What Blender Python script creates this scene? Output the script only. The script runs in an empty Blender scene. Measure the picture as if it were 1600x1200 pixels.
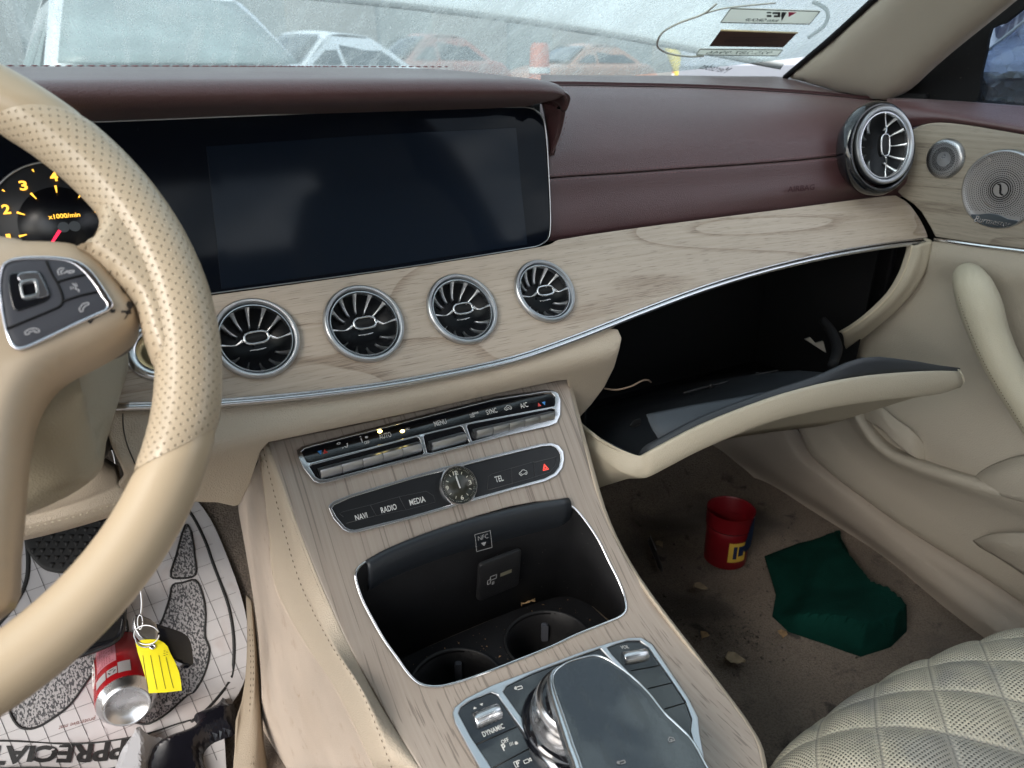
import bpy, math, random
from mathutils import Vector as V, Matrix
from mathutils.geometry import delaunay_2d_cdt
random.seed(7)
scn = bpy.context.scene
COL = scn.collection
R_ = math.radians
# ------------------------------------------------------------------ camera, sky, sun, exposure
H = 0.72                                   # height of the lens above the footwell floor
YAW, PITCH, FPX = R_(32.1), R_(23.08), 1150.0
CR = V((math.cos(YAW), -math.sin(YAW), 0))
CF = V((math.cos(PITCH)*math.sin(YAW), math.cos(PITCH)*math.cos(YAW), -math.sin(PITCH)))
CU = V((math.sin(PITCH)*math.sin(YAW), math.sin(PITCH)*math.cos(YAW), math.cos(PITCH)))
cam_d = bpy.data.cameras.new('camera'); cam = bpy.data.objects.new('camera', cam_d); COL.objects.link(cam)
cam_d.sensor_width = 36; cam_d.lens = FPX/1600*36; cam_d.clip_start = .02; cam_d.clip_end = 600
cam_d.dof.use_dof = True; cam_d.dof.focus_distance = .72; cam_d.dof.aperture_fstop = 10
M3 = Matrix((CR, CU, -CF)).transposed()
cam.matrix_world = Matrix.Translation((0, 0, H)) @ M3.to_4x4()
scn.camera = cam
w = bpy.data.worlds.new('World'); scn.world = w; w.use_nodes = True
wn = w.node_tree; wn.nodes.clear()
SUN_EL, SUN_AZ = 38, 247                    # azimuth measured clockwise from +Y (car's nose)
sky = wn.nodes.new('ShaderNodeTexSky'); sky.sky_type = 'NISHITA'; sky.sun_disc = False
sky.sun_elevation = R_(SUN_EL); sky.sun_rotation = R_(SUN_AZ); sky.dust_density = 3
tc = wn.nodes.new('ShaderNodeTexCoord'); mp = wn.nodes.new('ShaderNodeMapping'); mp.inputs['Scale'].default_value = (1.6, 1.6, 4.5)
cn = wn.nodes.new('ShaderNodeTexNoise'); cn.inputs['Scale'].default_value = 3.6; cn.inputs['Detail'].default_value = 7; cn.inputs['Distortion'].default_value = .5
cr = wn.nodes.new('ShaderNodeValToRGB'); cr.color_ramp.elements[0].position = .42; cr.color_ramp.elements[1].position = .58
cr.color_ramp.elements[0].color = (.25, .25, .25, 1)
mx = wn.nodes.new('ShaderNodeMix'); mx.data_type = 'RGBA'
mx.inputs[7].default_value = (8.2, 8.8, 9.3, 1)
bg = wn.nodes.new('ShaderNodeBackground'); bg.inputs['Strength'].default_value = .12
wo = wn.nodes.new('ShaderNodeOutputWorld')
L = wn.links.new
L(tc.outputs['Generated'], mp.inputs[0]); L(mp.outputs[0], cn.inputs['Vector']); L(cn.outputs[0], cr.inputs[0])
L(cr.outputs[0], mx.inputs[0]); L(sky.outputs[0], mx.inputs[6]); L(mx.outputs[2], bg.inputs[0]); L(bg.outputs[0], wo.inputs[0])
sd = bpy.data.lights.new('sun', 'SUN'); sd.energy = .95; sd.angle = R_(26); sd.color = (1, .94, .87)
so = bpy.data.objects.new('sun', sd); COL.objects.link(so)
sdir = V((math.sin(R_(SUN_AZ))*math.cos(R_(SUN_EL)), math.cos(R_(SUN_AZ))*math.cos(R_(SUN_EL)), math.sin(R_(SUN_EL))))
so.rotation_euler = (sdir).to_track_quat('Z', 'Y').to_euler(); so.location = (0, 0, 5)
scn.view_settings.view_transform = 'Standard'; scn.view_settings.look = 'None'; scn.view_settings.exposure = 1.38
scn.view_settings.gamma = 1; scn.view_settings.use_curve_mapping = False
scn.render.engine = 'CYCLES'; scn.cycles.use_denoising = True
scn.cycles.max_bounces = 7; scn.cycles.transparent_max_bounces = 12; scn.cycles.caustics_reflective = False; scn.cycles.caustics_refractive = False
scn.cycles.sample_clamp_indirect = 6

# ------------------------------------------------------------------ where a line of sight meets a surface (lens at the origin)
def ray(px, py): return CF + CR*((px-800)/FPX) + CU*((600-py)/FPX)
def pY(px, py, Y): d = ray(px, py); return d*(Y/d.y)
def pX(px, py, X): d = ray(px, py); return d*(X/d.x)
def pZ(px, py, z): d = ray(px, py); return d*(z/d.z)
def pT(px, py, t): return ray(px, py)*t
def hit(px, py, fn, t0=.15, t1=3.0, n=90):
    d = ray(px, py); a = t0; fa = fn(d*a)
    for i in range(1, n+1):
        b = t0+(t1-t0)*i/n; fb = fn(d*b)
        if (fa < 0) != (fb < 0):
            for _ in range(26):
                m = (a+b)/2; fm = fn(d*m)
                if (fm < 0) == (fa < 0): a = m
                else: b = m
            return d*a
        a, fa = b, fb
    return d*t1
def grad(fn, P, e=.0015):
    g = V([(fn(P+V(ax)*e)-fn(P-V(ax)*e)) for ax in ((1,0,0),(0,1,0),(0,0,1))])
    g.normalize()
    return g if g.dot(P) < 0 else -g          # towards the lens side
def lerp(tab, x):
    if x <= tab[0][0]: (a, fa), (b, fb) = tab[0], tab[1]
    elif x >= tab[-1][0]: (a, fa), (b, fb) = tab[-2], tab[-1]
    else:
        for i in range(len(tab)-1):
            if tab[i][0] <= x <= tab[i+1][0]:
                (a, fa), (b, fb) = tab[i], tab[i+1]; break
        m0 = (fb-(tab[i-1][1] if i > 0 else 2*fa-fb))/(b-(tab[i-1][0] if i > 0 else 2*a-b))
        m1 = ((tab[i+2][1] if i+2 < len(tab) else 2*fb-fa)-fa)/((tab[i+2][0] if i+2 < len(tab) else 2*b-a)-a)
        h = b-a; t = (x-a)/h
        return (2*t**3-3*t*t+1)*fa+(t**3-2*t*t+t)*h*m0+(-2*t**3+3*t*t)*fb+(t**3-t*t)*h*m1
    return fa+(fb-fa)*(x-a)/(b-a)
def cat(pts, n=6, closed=False):
    P = [V(p) for p in pts]; out = []; N = len(P)
    rng = range(N if closed else N-1)
    for i in rng:
        p1, p2 = P[i], P[(i+1) % N]
        p0 = P[i-1] if (closed or i > 0) else p1*2-p2
        p3 = P[(i+2) % N] if (closed or i+2 < N) else p2*2-p1
        # centripetal-like damping for uneven spacing
        d = (p2-p1).length; d0 = max((p1-p0).length, 1e-9); d1 = max((p3-p2).length, 1e-9)
        m1 = ((p2-p0)*(d/(d+d0))); m2 = ((p3-p1)*(d/(d+d1)))
        for k in range(n):
            t = k/n
            out.append(p1*(2*t**3-3*t*t+1)+m1*(t**3-2*t*t+t)+p2*(-2*t**3+3*t*t)+m2*(t**3-t*t))
    if not closed: out.append(P[-1])
    return out

# ------------------------------------------------------------------ objects
def tag(o, label, cat_, group=None, kind=None):
    if label: o['label'] = label
    if cat_: o['category'] = cat_
    if group: o['group'] = group
    if kind: o['kind'] = kind
    return o
def thing(name, loc, label, cat_, group=None, kind=None):
    o = bpy.data.objects.new(name, None); COL.objects.link(o); o.location = (loc[0], loc[1], loc[2]+H); o.empty_display_size = .05
    return tag(o, label, cat_, group, kind)
def org(p):
    s = V((0, 0, 0))
    while p is not None: s = s+V(p.location); p = p.parent
    return s
def mk(name, verts, faces, mat, parent=None, smooth=True, uvs=None, label=None, origin=None, mats=None, fm=None):
    o0 = org(parent)
    if parent is None and origin is not None: o0 = V(origin)+V((0, 0, H))
    me = bpy.data.meshes.new(name)
    me.from_pydata([tuple(V(v)+V((0, 0, H))-o0) for v in verts], [], faces)
    me.materials.append(mat)
    if mats:
        for m in mats: me.materials.append(m)
        for i, k in enumerate(fm): me.polygons[i].material_index = k
    if uvs:
        uv = me.uv_layers.new(name='UVMap')
        for l in me.loops: uv.data[l.index].uv = uvs[l.vertex_index]
    me.update()
    if smooth:
        me.polygons.foreach_set('use_smooth', [True]*len(me.polygons))
    o = bpy.data.objects.new(name, me); COL.objects.link(o)
    if parent is not None: o.parent = parent
    elif origin is not None: o.location = o0
    if label: o['label'] = label
    return o
def bev(o, wd, seg=2, ang=35):
    m = o.modifiers.new('b', 'BEVEL'); m.width = wd; m.segments = seg; m.limit_method = 'ANGLE'; m.angle_limit = R_(ang); m.harden_normals = False
    return o
def solid(o, th, off=-1):
    m = o.modifiers.new('s', 'SOLIDIFY'); m.thickness = th; m.offset = off; return o
def edgesplit(o, ang=40):
    m = o.modifiers.new('e', 'EDGE_SPLIT'); m.split_angle = R_(ang); return o
class Acc:                                  # gathers faces of ONE mesh
    def __init__(s): s.v = []; s.f = []; s.uv = []
    def add(s, v, f, uv=None):
        b = len(s.v); s.v += list(v); s.f += [tuple(i+b for i in q) for q in f]
        s.uv += list(uv) if uv else [(p[0], p[1]) for p in v]
    def mk(s, name, mat, parent=None, **k): return mk(name, s.v, s.f, mat, parent, uvs=s.uv, **k)
def frame(o, x, y, z=None):
    o = V(o); x = V(x).normalized(); y = V(y); y = (y-x*y.dot(x)).normalized(); z = x.cross(y) if z is None else V(z)
    return lambda a, b, c=0: o+x*a+y*b+z*c
def inpoly(x, y, poly):
    c = False; j = len(poly)-1
    for i in range(len(poly)):
        xi, yi = poly[i][0], poly[i][1]; xj, yj = poly[j][0], poly[j][1]
        if (yi > y) != (yj > y) and x < (xj-xi)*(y-yi)/(yj-yi)+xi: c = not c
        j = i
    return c
def dpoly(x, y, polys):
    best = 1e9
    for poly in polys:
        n = len(poly)
        for i in range(n):
            ax, ay = poly[i][0], poly[i][1]; bx, by = poly[(i+1) % n][0]-ax, poly[(i+1) % n][1]-ay
            l = bx*bx+by*by or 1e-12; t = max(0, min(1, ((x-ax)*bx+(y-ay)*by)/l))
            d = (ax+bx*t-x)**2+(ay+by*t-y)**2
            if d < best: best = d
    return math.sqrt(best)
def tri2d(outline, holes, step):
    polys = [outline]+holes; vs = []; es = []
    for p in polys:
        b = len(vs); vs += [V((q[0], q[1])) for q in p]; es += [(b+i, b+(i+1) % len(p)) for i in range(len(p))]
    xs = [p[0] for p in outline]; ys = [p[1] for p in outline]
    y = min(ys)+step/2; row = 0
    while y < max(ys):
        x = min(xs)+(step/2 if row % 2 else step*.25)
        while x < max(xs):
            if inpoly(x, y, outline) and not any(inpoly(x, y, h) for h in holes) and dpoly(x, y, polys) > step*.35: vs.append(V((x, y)))
            x += step
        y += step*.87; row += 1
    r = delaunay_2d_cdt(vs, es, [], 0, 1e-7); ov, of = r[0], r[2]
    keep = []
    for f in of:
        cx = sum(ov[i].x for i in f)/3; cy = sum(ov[i].y for i in f)/3
        if inpoly(cx, cy, outline) and not any(inpoly(cx, cy, h) for h in holes):
            a, b, c = (ov[i] for i in f[:3])
            if abs((b-a).cross(c-a)) > 1e-9: keep.append(tuple(f))
    return [tuple(v) for v in ov], keep, polys
def sheet(name, outline, mapf, step, mat, parent=None, holes=(), thick=.003, lift=0, pillow=0, pw=None, uvf=None, bevel=0, bseg=2, label=None, smooth=True, origin=None, nrm=None, disp=None, taper=0):
    """outline in a flat domain; mapf(x,y)->(point, normal). Front face + walls + back."""
    ov, of, polys = tri2d(list(outline), [list(h) for h in holes], step)
    top = []; bot = []; uv = []
    for (x, y) in ov:
        P, N = mapf(x, y)
        d = dpoly(x, y, polys) if (pillow or taper) else 0
        h = lift
        if pillow:
            t = min(1, d/(pw or 1)); h += pillow*math.sqrt(max(0, 1-(1-t)**2))
        if disp: h += disp(x, y, P)
        top.append(P+N*h); bot.append(P+N*(lift-thick)); uv.append(uvf(P, x, y) if uvf else (P.x, P.y))
    n = len(ov); faces = []; cnt = {}
    # orient
    s = 0
    for f in of[:40]:
        a, b, c = (top[i] for i in f); _, N = mapf(*ov[f[0]]); s += 1 if (b-a).cross(c-a).dot(N) > 0 else -1
    if s < 0: of = [tuple(reversed(f)) for f in of]
    for f in of:
        faces.append(f)
        for i in range(3):
            e = (f[i], f[(i+1) % 3]); cnt[e] = cnt.get(e, 0)+1
    if thick > 0:
        for f in of: faces.append(tuple(reversed([i+n for i in f])))
        for (a, b) in list(cnt):
            if (b, a) not in cnt: faces.append((b, a, a+n, b+n))
        vs = top+bot; uv = uv+uv
    else: vs = top
    o = mk(name, vs, faces, mat, parent, smooth, uv, label, origin)
    if bevel: bev(o, bevel, bseg)
    if thick > 0: edgesplit(o, 50) if not bevel else None
    if bevel: m = o.modifiers.new('w', 'WEIGHTED_NORMAL'); m.keep_sharp = True
    return o
def smap(fn, cache=None):
    def m(x, y):
        P = hit(x, y, fn); return P, grad(fn, P)
    return m
def plane_map(P0, n):
    P0 = V(P0); n = V(n).normalized()
    def m(x, y):
        d = ray(x, y); t = P0.dot(n)/d.dot(n); return d*t, (n if n.dot(d) < 0 else -n)
    return m
def loft(name, rows, mat, parent=None, nu=6, nv=6, thick=.004, uvs=None, label=None, origin=None, closed=False, disp=None):
    R = [cat(r, nu, closed) for r in rows]; C = []
    m = len(R[0])
    cols = [cat([r[i] for r in R], nv) for i in range(m)]
    n = len(cols[0]); vs = []; uv = []
    su = [0]
    for i in range(1, m): su.append(su[-1]+(cols[i][n//2]-cols[i-1][n//2]).length)
    for i in range(m):
        sv = 0
        for j in range(n):
            if j: sv += (cols[i][j]-cols[i][j-1]).length
            vs.append(cols[i][j]); uv.append((su[i], sv))
    fs = [(i*n+j, i*n+j+1, (i+1)*n+j+1, (i+1)*n+j) for i in range(m-1) for j in range(n-1)]
    if closed: fs += [((m-1)*n+j, (m-1)*n+j+1, j+1, j) for j in range(n-1)]
    # orient to the lens
    q = fs[len(fs)//2]; a, b, c = vs[q[0]], vs[q[1]], vs[q[2]]
    if (b-a).cross(c-a).dot(a) > 0: fs = [tuple(reversed(f)) for f in fs]
    o = mk(name, vs, fs, mat, parent, True, uv, label, origin)
    if thick: solid(o, thick)
    return o
def tube(name, pts, r, mat, parent=None, n=10, k=5, closed=False, label=None, acc=None, origin=None, flat=None, caps=True):
    """r: number or list per control point; flat=(ratio, dir) squashes the section"""
    P = cat(pts, k, closed) if k > 1 else [V(p) for p in pts]
    if isinstance(r, (int, float)): rr = [r]*len(P)
    else:
        rc = cat([(x, 0, 0) for x in r], k, closed) if k > 1 else [V((x, 0, 0)) for x in r]; rr = [q.x for q in rc]
    vs = []; fs = []; uv = []; N = len(P); up = None; s = 0
    for i in range(N):
        t = (P[(i+1) % N]-P[i-1]) if (closed or 0 < i < N-1) else (P[1]-P[0] if i == 0 else P[-1]-P[-2])
        t.normalize()
        if up is None: up = (V((0, 0, 1)) if abs(t.z) < .9 else V((1, 0, 0)))
        if flat: up = V(flat[1])
        up = (up-t*up.dot(t)).normalized(); sd = t.cross(up)
        if i: s += (P[i]-P[i-1]).length
        for j in range(n):
            a = 2*math.pi*j/n; vs.append(P[i]+(up*math.cos(a)*(flat[0] if flat else 1)+sd*math.sin(a))*rr[i]); uv.append((s, j/n*6.28*rr[i]))
    for i in range(N if closed else N-1):
        for j in range(n):
            a, b = i*n+j, i*n+(j+1) % n; i2 = (i+1) % N; fs.append((a, b, i2*n+(j+1) % n, i2*n+j))
    if not closed and caps: fs.append(tuple(reversed(range(n)))); fs.append(tuple((N-1)*n+j for j in range(n)))
    fs = [tuple(reversed(f)) for f in fs]
    if acc is not None: acc.add(vs, fs, uv); return None
    return mk(name, vs, fs, mat, parent, True, uv, label, origin)
def lathe(name, prof, fr, mat, parent=None, n=48, acc=None, label=None, sharp=True, a0=0, a1=2*math.pi, origin=None):
    full = abs(a1-a0-2*math.pi) < 1e-6; m = n if full else n+1
    vs = []; uv = []
    sp = [0]
    for i in range(1, len(prof)): sp.append(sp[-1]+math.hypot(prof[i][0]-prof[i-1][0], prof[i][1]-prof[i-1][1]))
    for i in range(m):
        a = a0+(a1-a0)*i/n
        for j, (r, h) in enumerate(prof): vs.append(fr(r*math.cos(a), r*math.sin(a), h)); uv.append((a*.05, sp[j]))
    k = len(prof)
    fs = [(i*k+j, ((i+1) % m)*k+j, ((i+1) % m)*k+j+1, i*k+j+1) for i in range(n) for j in range(k-1)]
    if acc is not None: acc.add(vs, fs, uv); return None
    o = mk(name, vs, fs, mat, parent, True, uv, label, origin)
    if sharp: edgesplit(o, 38)
    return o
def rbox(name, fr, sx, sy, sz, r, mat, parent=None, acc=None, label=None, seg=3, origin=None, taper=(1, 1)):
    """rounded box: footprint with rounded corners r, height sz from 0, small top rounding"""
    out = []
    for cx, cy, a in ((sx/2-r, sy/2-r, 0), (-sx/2+r, sy/2-r, 90), (-sx/2+r, -sy/2+r, 180), (sx/2-r, -sy/2+r, 270)):
        for k in range(seg+1):
            t = R_(a+90*k/seg); out.append((cx+r*math.cos(t), cy+r*math.sin(t)))
    b = min(r, sz)*.45; n = len(out); vs = []; fs = []
    rings = [(0, 1, 0), (sz-b, 1, 0), (sz-b*.3, 1, b*.3), (sz, 1, b)]
    for z, _, ins in rings:
        fz = z/sz
        for (x, y) in out:
            l = math.hypot(x, y) or 1; k = (l-ins)/l
            vs.append(fr(x*k*(1+(taper[0]-1)*fz), y*k*(1+(taper[1]-1)*fz), z))
    for q in range(len(rings)-1):
        for i in range(n): fs.append((q*n+i, q*n+(i+1) % n, (q+1)*n+(i+1) % n, (q+1)*n+i))
    fs.append(tuple((len(rings)-1)*n+i for i in range(n))); fs.append(tuple(reversed(range(n))))
    if acc is not None: acc.add(vs, fs); return None
    o = mk(name, vs, fs, mat, parent, True, None, label, origin); edgesplit(o, 40); return o
_tc = {}
def text_tris(s, bold=0, align='LEFT', shear=0):
    c = bpy.data.curves.new('t', 'FONT'); c.body = s; c.size = 1; c.offset = bold; c.shear = shear; c.resolution_u = 3
    o = bpy.data.objects.new('t', c); COL.objects.link(o)
    dg = bpy.context.evaluated_depsgraph_get(); dg.update()
    me = bpy.data.meshes.new_from_object(o.evaluated_get(dg))
    vs = [tuple(v.co) for v in me.vertices]; fs = [tuple(p.vertices) for p in me.polygons]
    bpy.data.objects.remove(o); bpy.data.curves.remove(c); bpy.data.meshes.remove(me)
    x0 = min(v[0] for v in vs); x1 = max(v[0] for v in vs); y0 = min(v[1] for v in vs); y1 = max(v[1] for v in vs)
    return [((v[0]-x0)/(x1-x0), (v[1]-y0)/(y1-y0)) for v in vs], fs, (x1-x0), (y1-y0)
def text(s, fn, w_, h_, mat=None, parent=None, name='lettering', acc=None, mirror=False, bold=0, shear=0, centre=True, label=None):
    """fn(x,y)->point; text fitted into w_ x h_ box (w_ None keeps the proportion), centred on 0,0"""
    vs, fs, tw, th = text_tris(s, bold, shear=shear)
    if w_ is None: w_ = h_*tw/th
    P = []
    for (x, y) in vs:
        x = (x-.5 if centre else x)*w_; y = (y-.5)*h_
        P.append(fn(-x if mirror else x, y))
    if acc is not None: acc.add(P, fs); return None
    return mk(name, P, fs, mat, parent, False, None, label)
def onsurf(px, py, px2, py2, mapf, lift=.0004):
    """a flat frame on a surface: origin at the middle of the two pixels, x towards the second"""
    A, N = mapf(px, py); B, _ = mapf(px2, py2); x = (B-A); wd = x.length; x.normalize(); y = N.cross(x).normalized(); o = (A+B)/2
    _, N = mapf((px+px2)/2, (py+py2)/2)
    return (lambda a, b, c=0: o+x*a+y*b+N*(lift+c)), wd
def stitch(name, path, mat, parent, ln=.0035, gap=.0022, r=.00035, lift=None, acc=None, slant=0):
    """row of thread stitches along a polyline of points"""
    A = acc or Acc(); P = [V(p) for p in path]; seg = [(P[i+1]-P[i]).length for i in range(len(P)-1)]; tot = sum(seg)
    def at(s):
        for i, l in enumerate(seg):
            if s <= l or i == len(seg)-1: return P[i]+(P[i+1]-P[i])*(s/l if l else 0)
            s -= l
    s = 0
    while s+ln < tot:
        a, b = at(s), at(s+ln); t = (b-a).normalized(); u = t.cross(a.normalized()).normalized(); w2 = -a.normalized()
        b = b+u*slant; m = (a+b)/2+w2*r*1.2
        vs = [a, m+u*r, b, m-u*r, m+w2*r]
        A.add(vs, [(0, 1, 4), (1, 2, 4), (2, 3, 4), (3, 0, 4)]); s += ln+gap
    if acc is None: return A.mk(name, mat, parent)

# ------------------------------------------------------------------ materials
MATS = {}
def sock(n, *names):
    for x in names:
        if x in n.inputs: return n.inputs[x]
def mat(name, col, rough=.5, metal=0, spec=.5, coat=0, nz=None, bump=None, emit=None, sheen=0, alpha=None, dirt=None, obj=True, rnz=None, fleck=None):
    """nz=(scale, amount) colour variation; bump=(scale, dist[, detail]); dirt=(scale, threshold, colour, amount); fleck likewise, tiny"""
    m = bpy.data.materials.new(name); m.use_nodes = True; nt = m.node_tree; b = nt.nodes['Principled BSDF']
    b.inputs['Base Color'].default_value = (*col, 1); b.inputs['Roughness'].default_value = rough; b.inputs['Metallic'].default_value = metal
    b.inputs['Specular IOR Level'].default_value = spec; b.inputs['Coat Weight'].default_value = coat; b.inputs['Coat Roughness'].default_value = .06
    if sheen: b.inputs['Sheen Weight'].default_value = sheen
    if emit: b.inputs['Emission Color'].default_value = (*emit[0], 1); b.inputs['Emission Strength'].default_value = emit[1]
    tcn = nt.nodes.new('ShaderNodeTexCoord'); vec = tcn.outputs['Object']
    cur = None
    def noise(sc, det=4, dis=0):
        n = nt.nodes.new('ShaderNodeTexNoise'); n.inputs['Scale'].default_value = sc; n.inputs['Detail'].default_value = det; n.inputs['Distortion'].default_value = dis
        nt.links.new(vec, n.inputs['Vector']); return n.outputs[0]
    def ramp(s, a, c):
        n = nt.nodes.new('ShaderNodeMapRange'); n.inputs[1].default_value = a; n.inputs[2].default_value = c; nt.links.new(s, n.inputs[0]); return n.outputs[0]
    def mixc(f, a, c, amt=None):
        n = nt.nodes.new('ShaderNodeMix'); n.data_type = 'RGBA'
        if amt is not None:
            mm = nt.nodes.new('ShaderNodeMath'); mm.operation = 'MULTIPLY'; nt.links.new(f, mm.inputs[0]); mm.inputs[1].default_value = amt; f = mm.outputs[0]
        nt.links.new(f, n.inputs[0])
        if isinstance(a, tuple): n.inputs[6].default_value = (*a, 1)
        else: nt.links.new(a, n.inputs[6])
        n.inputs[7].default_value = (*c, 1); return n.outputs[2]
    if nz:
        f = ramp(noise(nz[0]), .3, .7); lo = tuple(c*(1-nz[1]) for c in col); hi = tuple(min(1, c*(1+nz[1])) for c in col); cur = mixc(f, lo, hi)
    for d in (dirt or [])if isinstance(dirt, list) else ([dirt] if dirt else []):
        f = ramp(noise(d[0], 6, .4), d[1], d[1]+.1); cur = mixc(f, cur if cur is not None else col, d[2], d[3])
    if cur is not None: nt.links.new(cur, b.inputs['Base Color'])
    if rnz:
        f = ramp(noise(rnz[0]), .3, .7); n = nt.nodes.new('ShaderNodeMapRange'); n.inputs[3].default_value = rough-rnz[1]; n.inputs[4].default_value = rough+rnz[1]
        nt.links.new(f, n.inputs[0]); nt.links.new(n.outputs[0], b.inputs['Roughness'])
    if bump:
        bn = nt.nodes.new('ShaderNodeBump'); bn.inputs['Distance'].default_value = bump[1]; bn.inputs['Strength'].default_value = 1
        if len(bump) > 2 and bump[2] == 'v':
            vo = nt.nodes.new('ShaderNodeTexVoronoi'); vo.inputs['Scale'].default_value = bump[0]; nt.links.new(vec, vo.inputs['Vector']); src = vo.outputs['Distance']
        else: src = noise(bump[0], 3)
        nt.links.new(src, bn.inputs['Height']); nt.links.new(bn.outputs[0], b.inputs['Normal'])
    MATS[name] = m; return m
def math_(nt, op, a, b=None, c=None):
    n = nt.nodes.new('ShaderNodeMath'); n.operation = op
    for i, q in enumerate((a, b, c)):
        if q is None: continue
        if isinstance(q, (int, float)): n.inputs[i].default_value = q
        else: nt.links.new(q, n.inputs[i])
    return n.outputs[0]
def wood(name, light, mid, dark, pores=(38, 1250), late_k=.42, gs=1.0, pk=.42):
    """open-pored ash; UV in metres, u along the grain"""
    m = bpy.data.materials.new(name); m.use_nodes = True; nt = m.node_tree; b = nt.nodes['Principled BSDF']
    uv = nt.nodes.new('ShaderNodeUVMap'); uv.uv_map = 'UVMap'
    def mapd(sx, sy, ox=0, oy=0):
        n = nt.nodes.new('ShaderNodeMapping'); n.inputs['Scale'].default_value = (sx, sy, 1); n.inputs['Location'].default_value = (ox, oy, 0); nt.links.new(uv.outputs[0], n.inputs[0]); return n.outputs[0]
    def nse(v, sc, det=3, dis=0):
        n = nt.nodes.new('ShaderNodeTexNoise'); n.inputs['Scale'].default_value = sc; n.inputs['Detail'].default_value = det; n.inputs['Distortion'].default_value = dis; nt.links.new(v, n.inputs['Vector']); return n.outputs[0]
    def mr(s, a, c, d=0, e=1):
        n = nt.nodes.new('ShaderNodeMapRange'); n.inputs[1].default_value = a; n.inputs[2].default_value = c; n.inputs[3].default_value = d; n.inputs[4].default_value = e; nt.links.new(s, n.inputs[0]); return n.outputs[0]
    def mixc(f, a, c):
        n = nt.nodes.new('ShaderNodeMix'); n.data_type = 'RGBA'; nt.links.new(f, n.inputs[0])
        for i, q in ((6, a), (7, c)):
            if isinstance(q, tuple): n.inputs[i].default_value = (*q, 1)
            else: nt.links.new(q, n.inputs[i])
        return n.outputs[2]
    big = nse(mapd(1.5/gs, 7.5*gs, 1.3, .4), 1.0, 1.5, .25)                       # long drifting field -> cathedral figure
    ring = math_(nt, 'FRACT', math_(nt, 'MULTIPLY', big, 11.0))
    line = mr(ring, .80, .98); fall = mr(ring, .98, 1.0); late = math_(nt, 'SUBTRACT', line, fall)
    tone = mr(nse(mapd(3.5, 260), 1, 4), .3, .7)
    c = mixc(tone, light, mid)
    c = mixc(math_(nt, 'MULTIPLY', late, late_k), c, dark)
    pore = nse(mapd(pores[0], pores[1], 3, 1), 1.0, 1, .05)
    dens = math_(nt, 'ADD', math_(nt, 'MULTIPLY', late, .12), .0)
    pr = mr(math_(nt, 'ADD', pore, dens), .62, .68)
    pore2 = nse(mapd(60, 2400, 9, 5), 1.0, 2, .1); pr2 = math_(nt, 'MULTIPLY', mr(pore2, .62, .72), .3)
    pm = math_(nt, 'MAXIMUM', pr, pr2)
    c = mixc(math_(nt, 'MULTIPLY', pm, pk), c, tuple(x*.35 for x in dark))
    nt.links.new(c, b.inputs['Base Color']); b.inputs['Roughness'].default_value = .42; b.inputs['Specular IOR Level'].default_value = .45
    bn = nt.nodes.new('ShaderNodeBump'); bn.inputs['Distance'].default_value = .00008; bn.invert = True; nt.links.new(pm, bn.inputs['Height']); nt.links.new(bn.outputs[0], b.inputs['Normal'])
    return m
def perforated(name, col, rough, pitch, rad, hole=(.02, .018, .015), dirt=None, nzs=6):
    m = mat(name, col, rough, spec=.45, nz=(nzs, .08), dirt=dirt); nt = m.node_tree; b = nt.nodes['Principled BSDF']
    uv = nt.nodes.new('ShaderNodeUVMap'); uv.uv_map = 'UVMap'; sp = nt.nodes.new('ShaderNodeSeparateXYZ'); nt.links.new(uv.outputs[0], sp.inputs[0])
    def grid(off):
        q = []
        for s in (sp.outputs[0], sp.outputs[1]):
            a = math_(nt, 'FRACT', math_(nt, 'ADD', math_(nt, 'MULTIPLY', s, 1/pitch), off+50)); a = math_(nt, 'SUBTRACT', a, .5); q.append(math_(nt, 'MULTIPLY', a, a))
        return math_(nt, 'SQRT', math_(nt, 'ADD', q[0], q[1]))
    d = math_(nt, 'MINIMUM', grid(0), grid(.5))
    n = nt.nodes.new('ShaderNodeMapRange'); n.inputs[1].default_value = rad*.75; n.inputs[2].default_value = rad; n.inputs[3].default_value = 1; n.inputs[4].default_value = 0; nt.links.new(d, n.inputs[0])
    mx = nt.nodes.new('ShaderNodeMix'); mx.data_type = 'RGBA'; src = b.inputs['Base Color'].links[0].from_socket
    nt.links.new(n.outputs[0], mx.inputs[0]); nt.links.new(src, mx.inputs[6]); mx.inputs[7].default_value = (*hole, 1); nt.links.new(mx.outputs[2], b.inputs['Base Color'])
    n2 = nt.nodes.new('ShaderNodeMapRange'); n2.inputs[1].default_value = rad*.5; n2.inputs[2].default_value = rad*1.5; nt.links.new(d, n2.inputs[0])
    bn = nt.nodes.new('ShaderNodeBump'); bn.inputs['Distance'].default_value = .0006; nt.links.new(n2.outputs[0], bn.inputs['Height']); nt.links.new(bn.outputs[0], b.inputs['Normal'])
    return m
BEIGE = (.50, .41, .30)
m_beige = mat('beige_leather', (.52, .44, .345), .5, spec=.4, nz=(5, .05), bump=(900, .0004, 'v'), dirt=[(26, .66, (.22, .16, .10), .25)])
m_cream = mat('cream_leather', (.47, .42, .33), .5, spec=.4, nz=(4, .05), bump=(900, .0003, 'v'), dirt=[(30, .68, (.2, .17, .12), .3)])
m_suede = mat('dirty_carpet_trim', (.45, .37, .30), .9, spec=.2, nz=(9, .12), bump=(1200, .0006), dirt=[(7, .52, (.38, .30, .23), .5), (30, .62, (.30, .20, .13), .4), (90, .66, (.22, .12, .06), .6)], sheen=.2)
m_burg = mat('burgundy_leather', (.078, .028, .031), .36, spec=1.0, sheen=.10, nz=(6, .1), bump=(1100, .0003, 'v'), rnz=(9, .04), dirt=[(160, .74, (.3, .25, .25), .3)])
m_burg2 = mat('burgundy_thread', (.26, .13, .14), .7)
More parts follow.
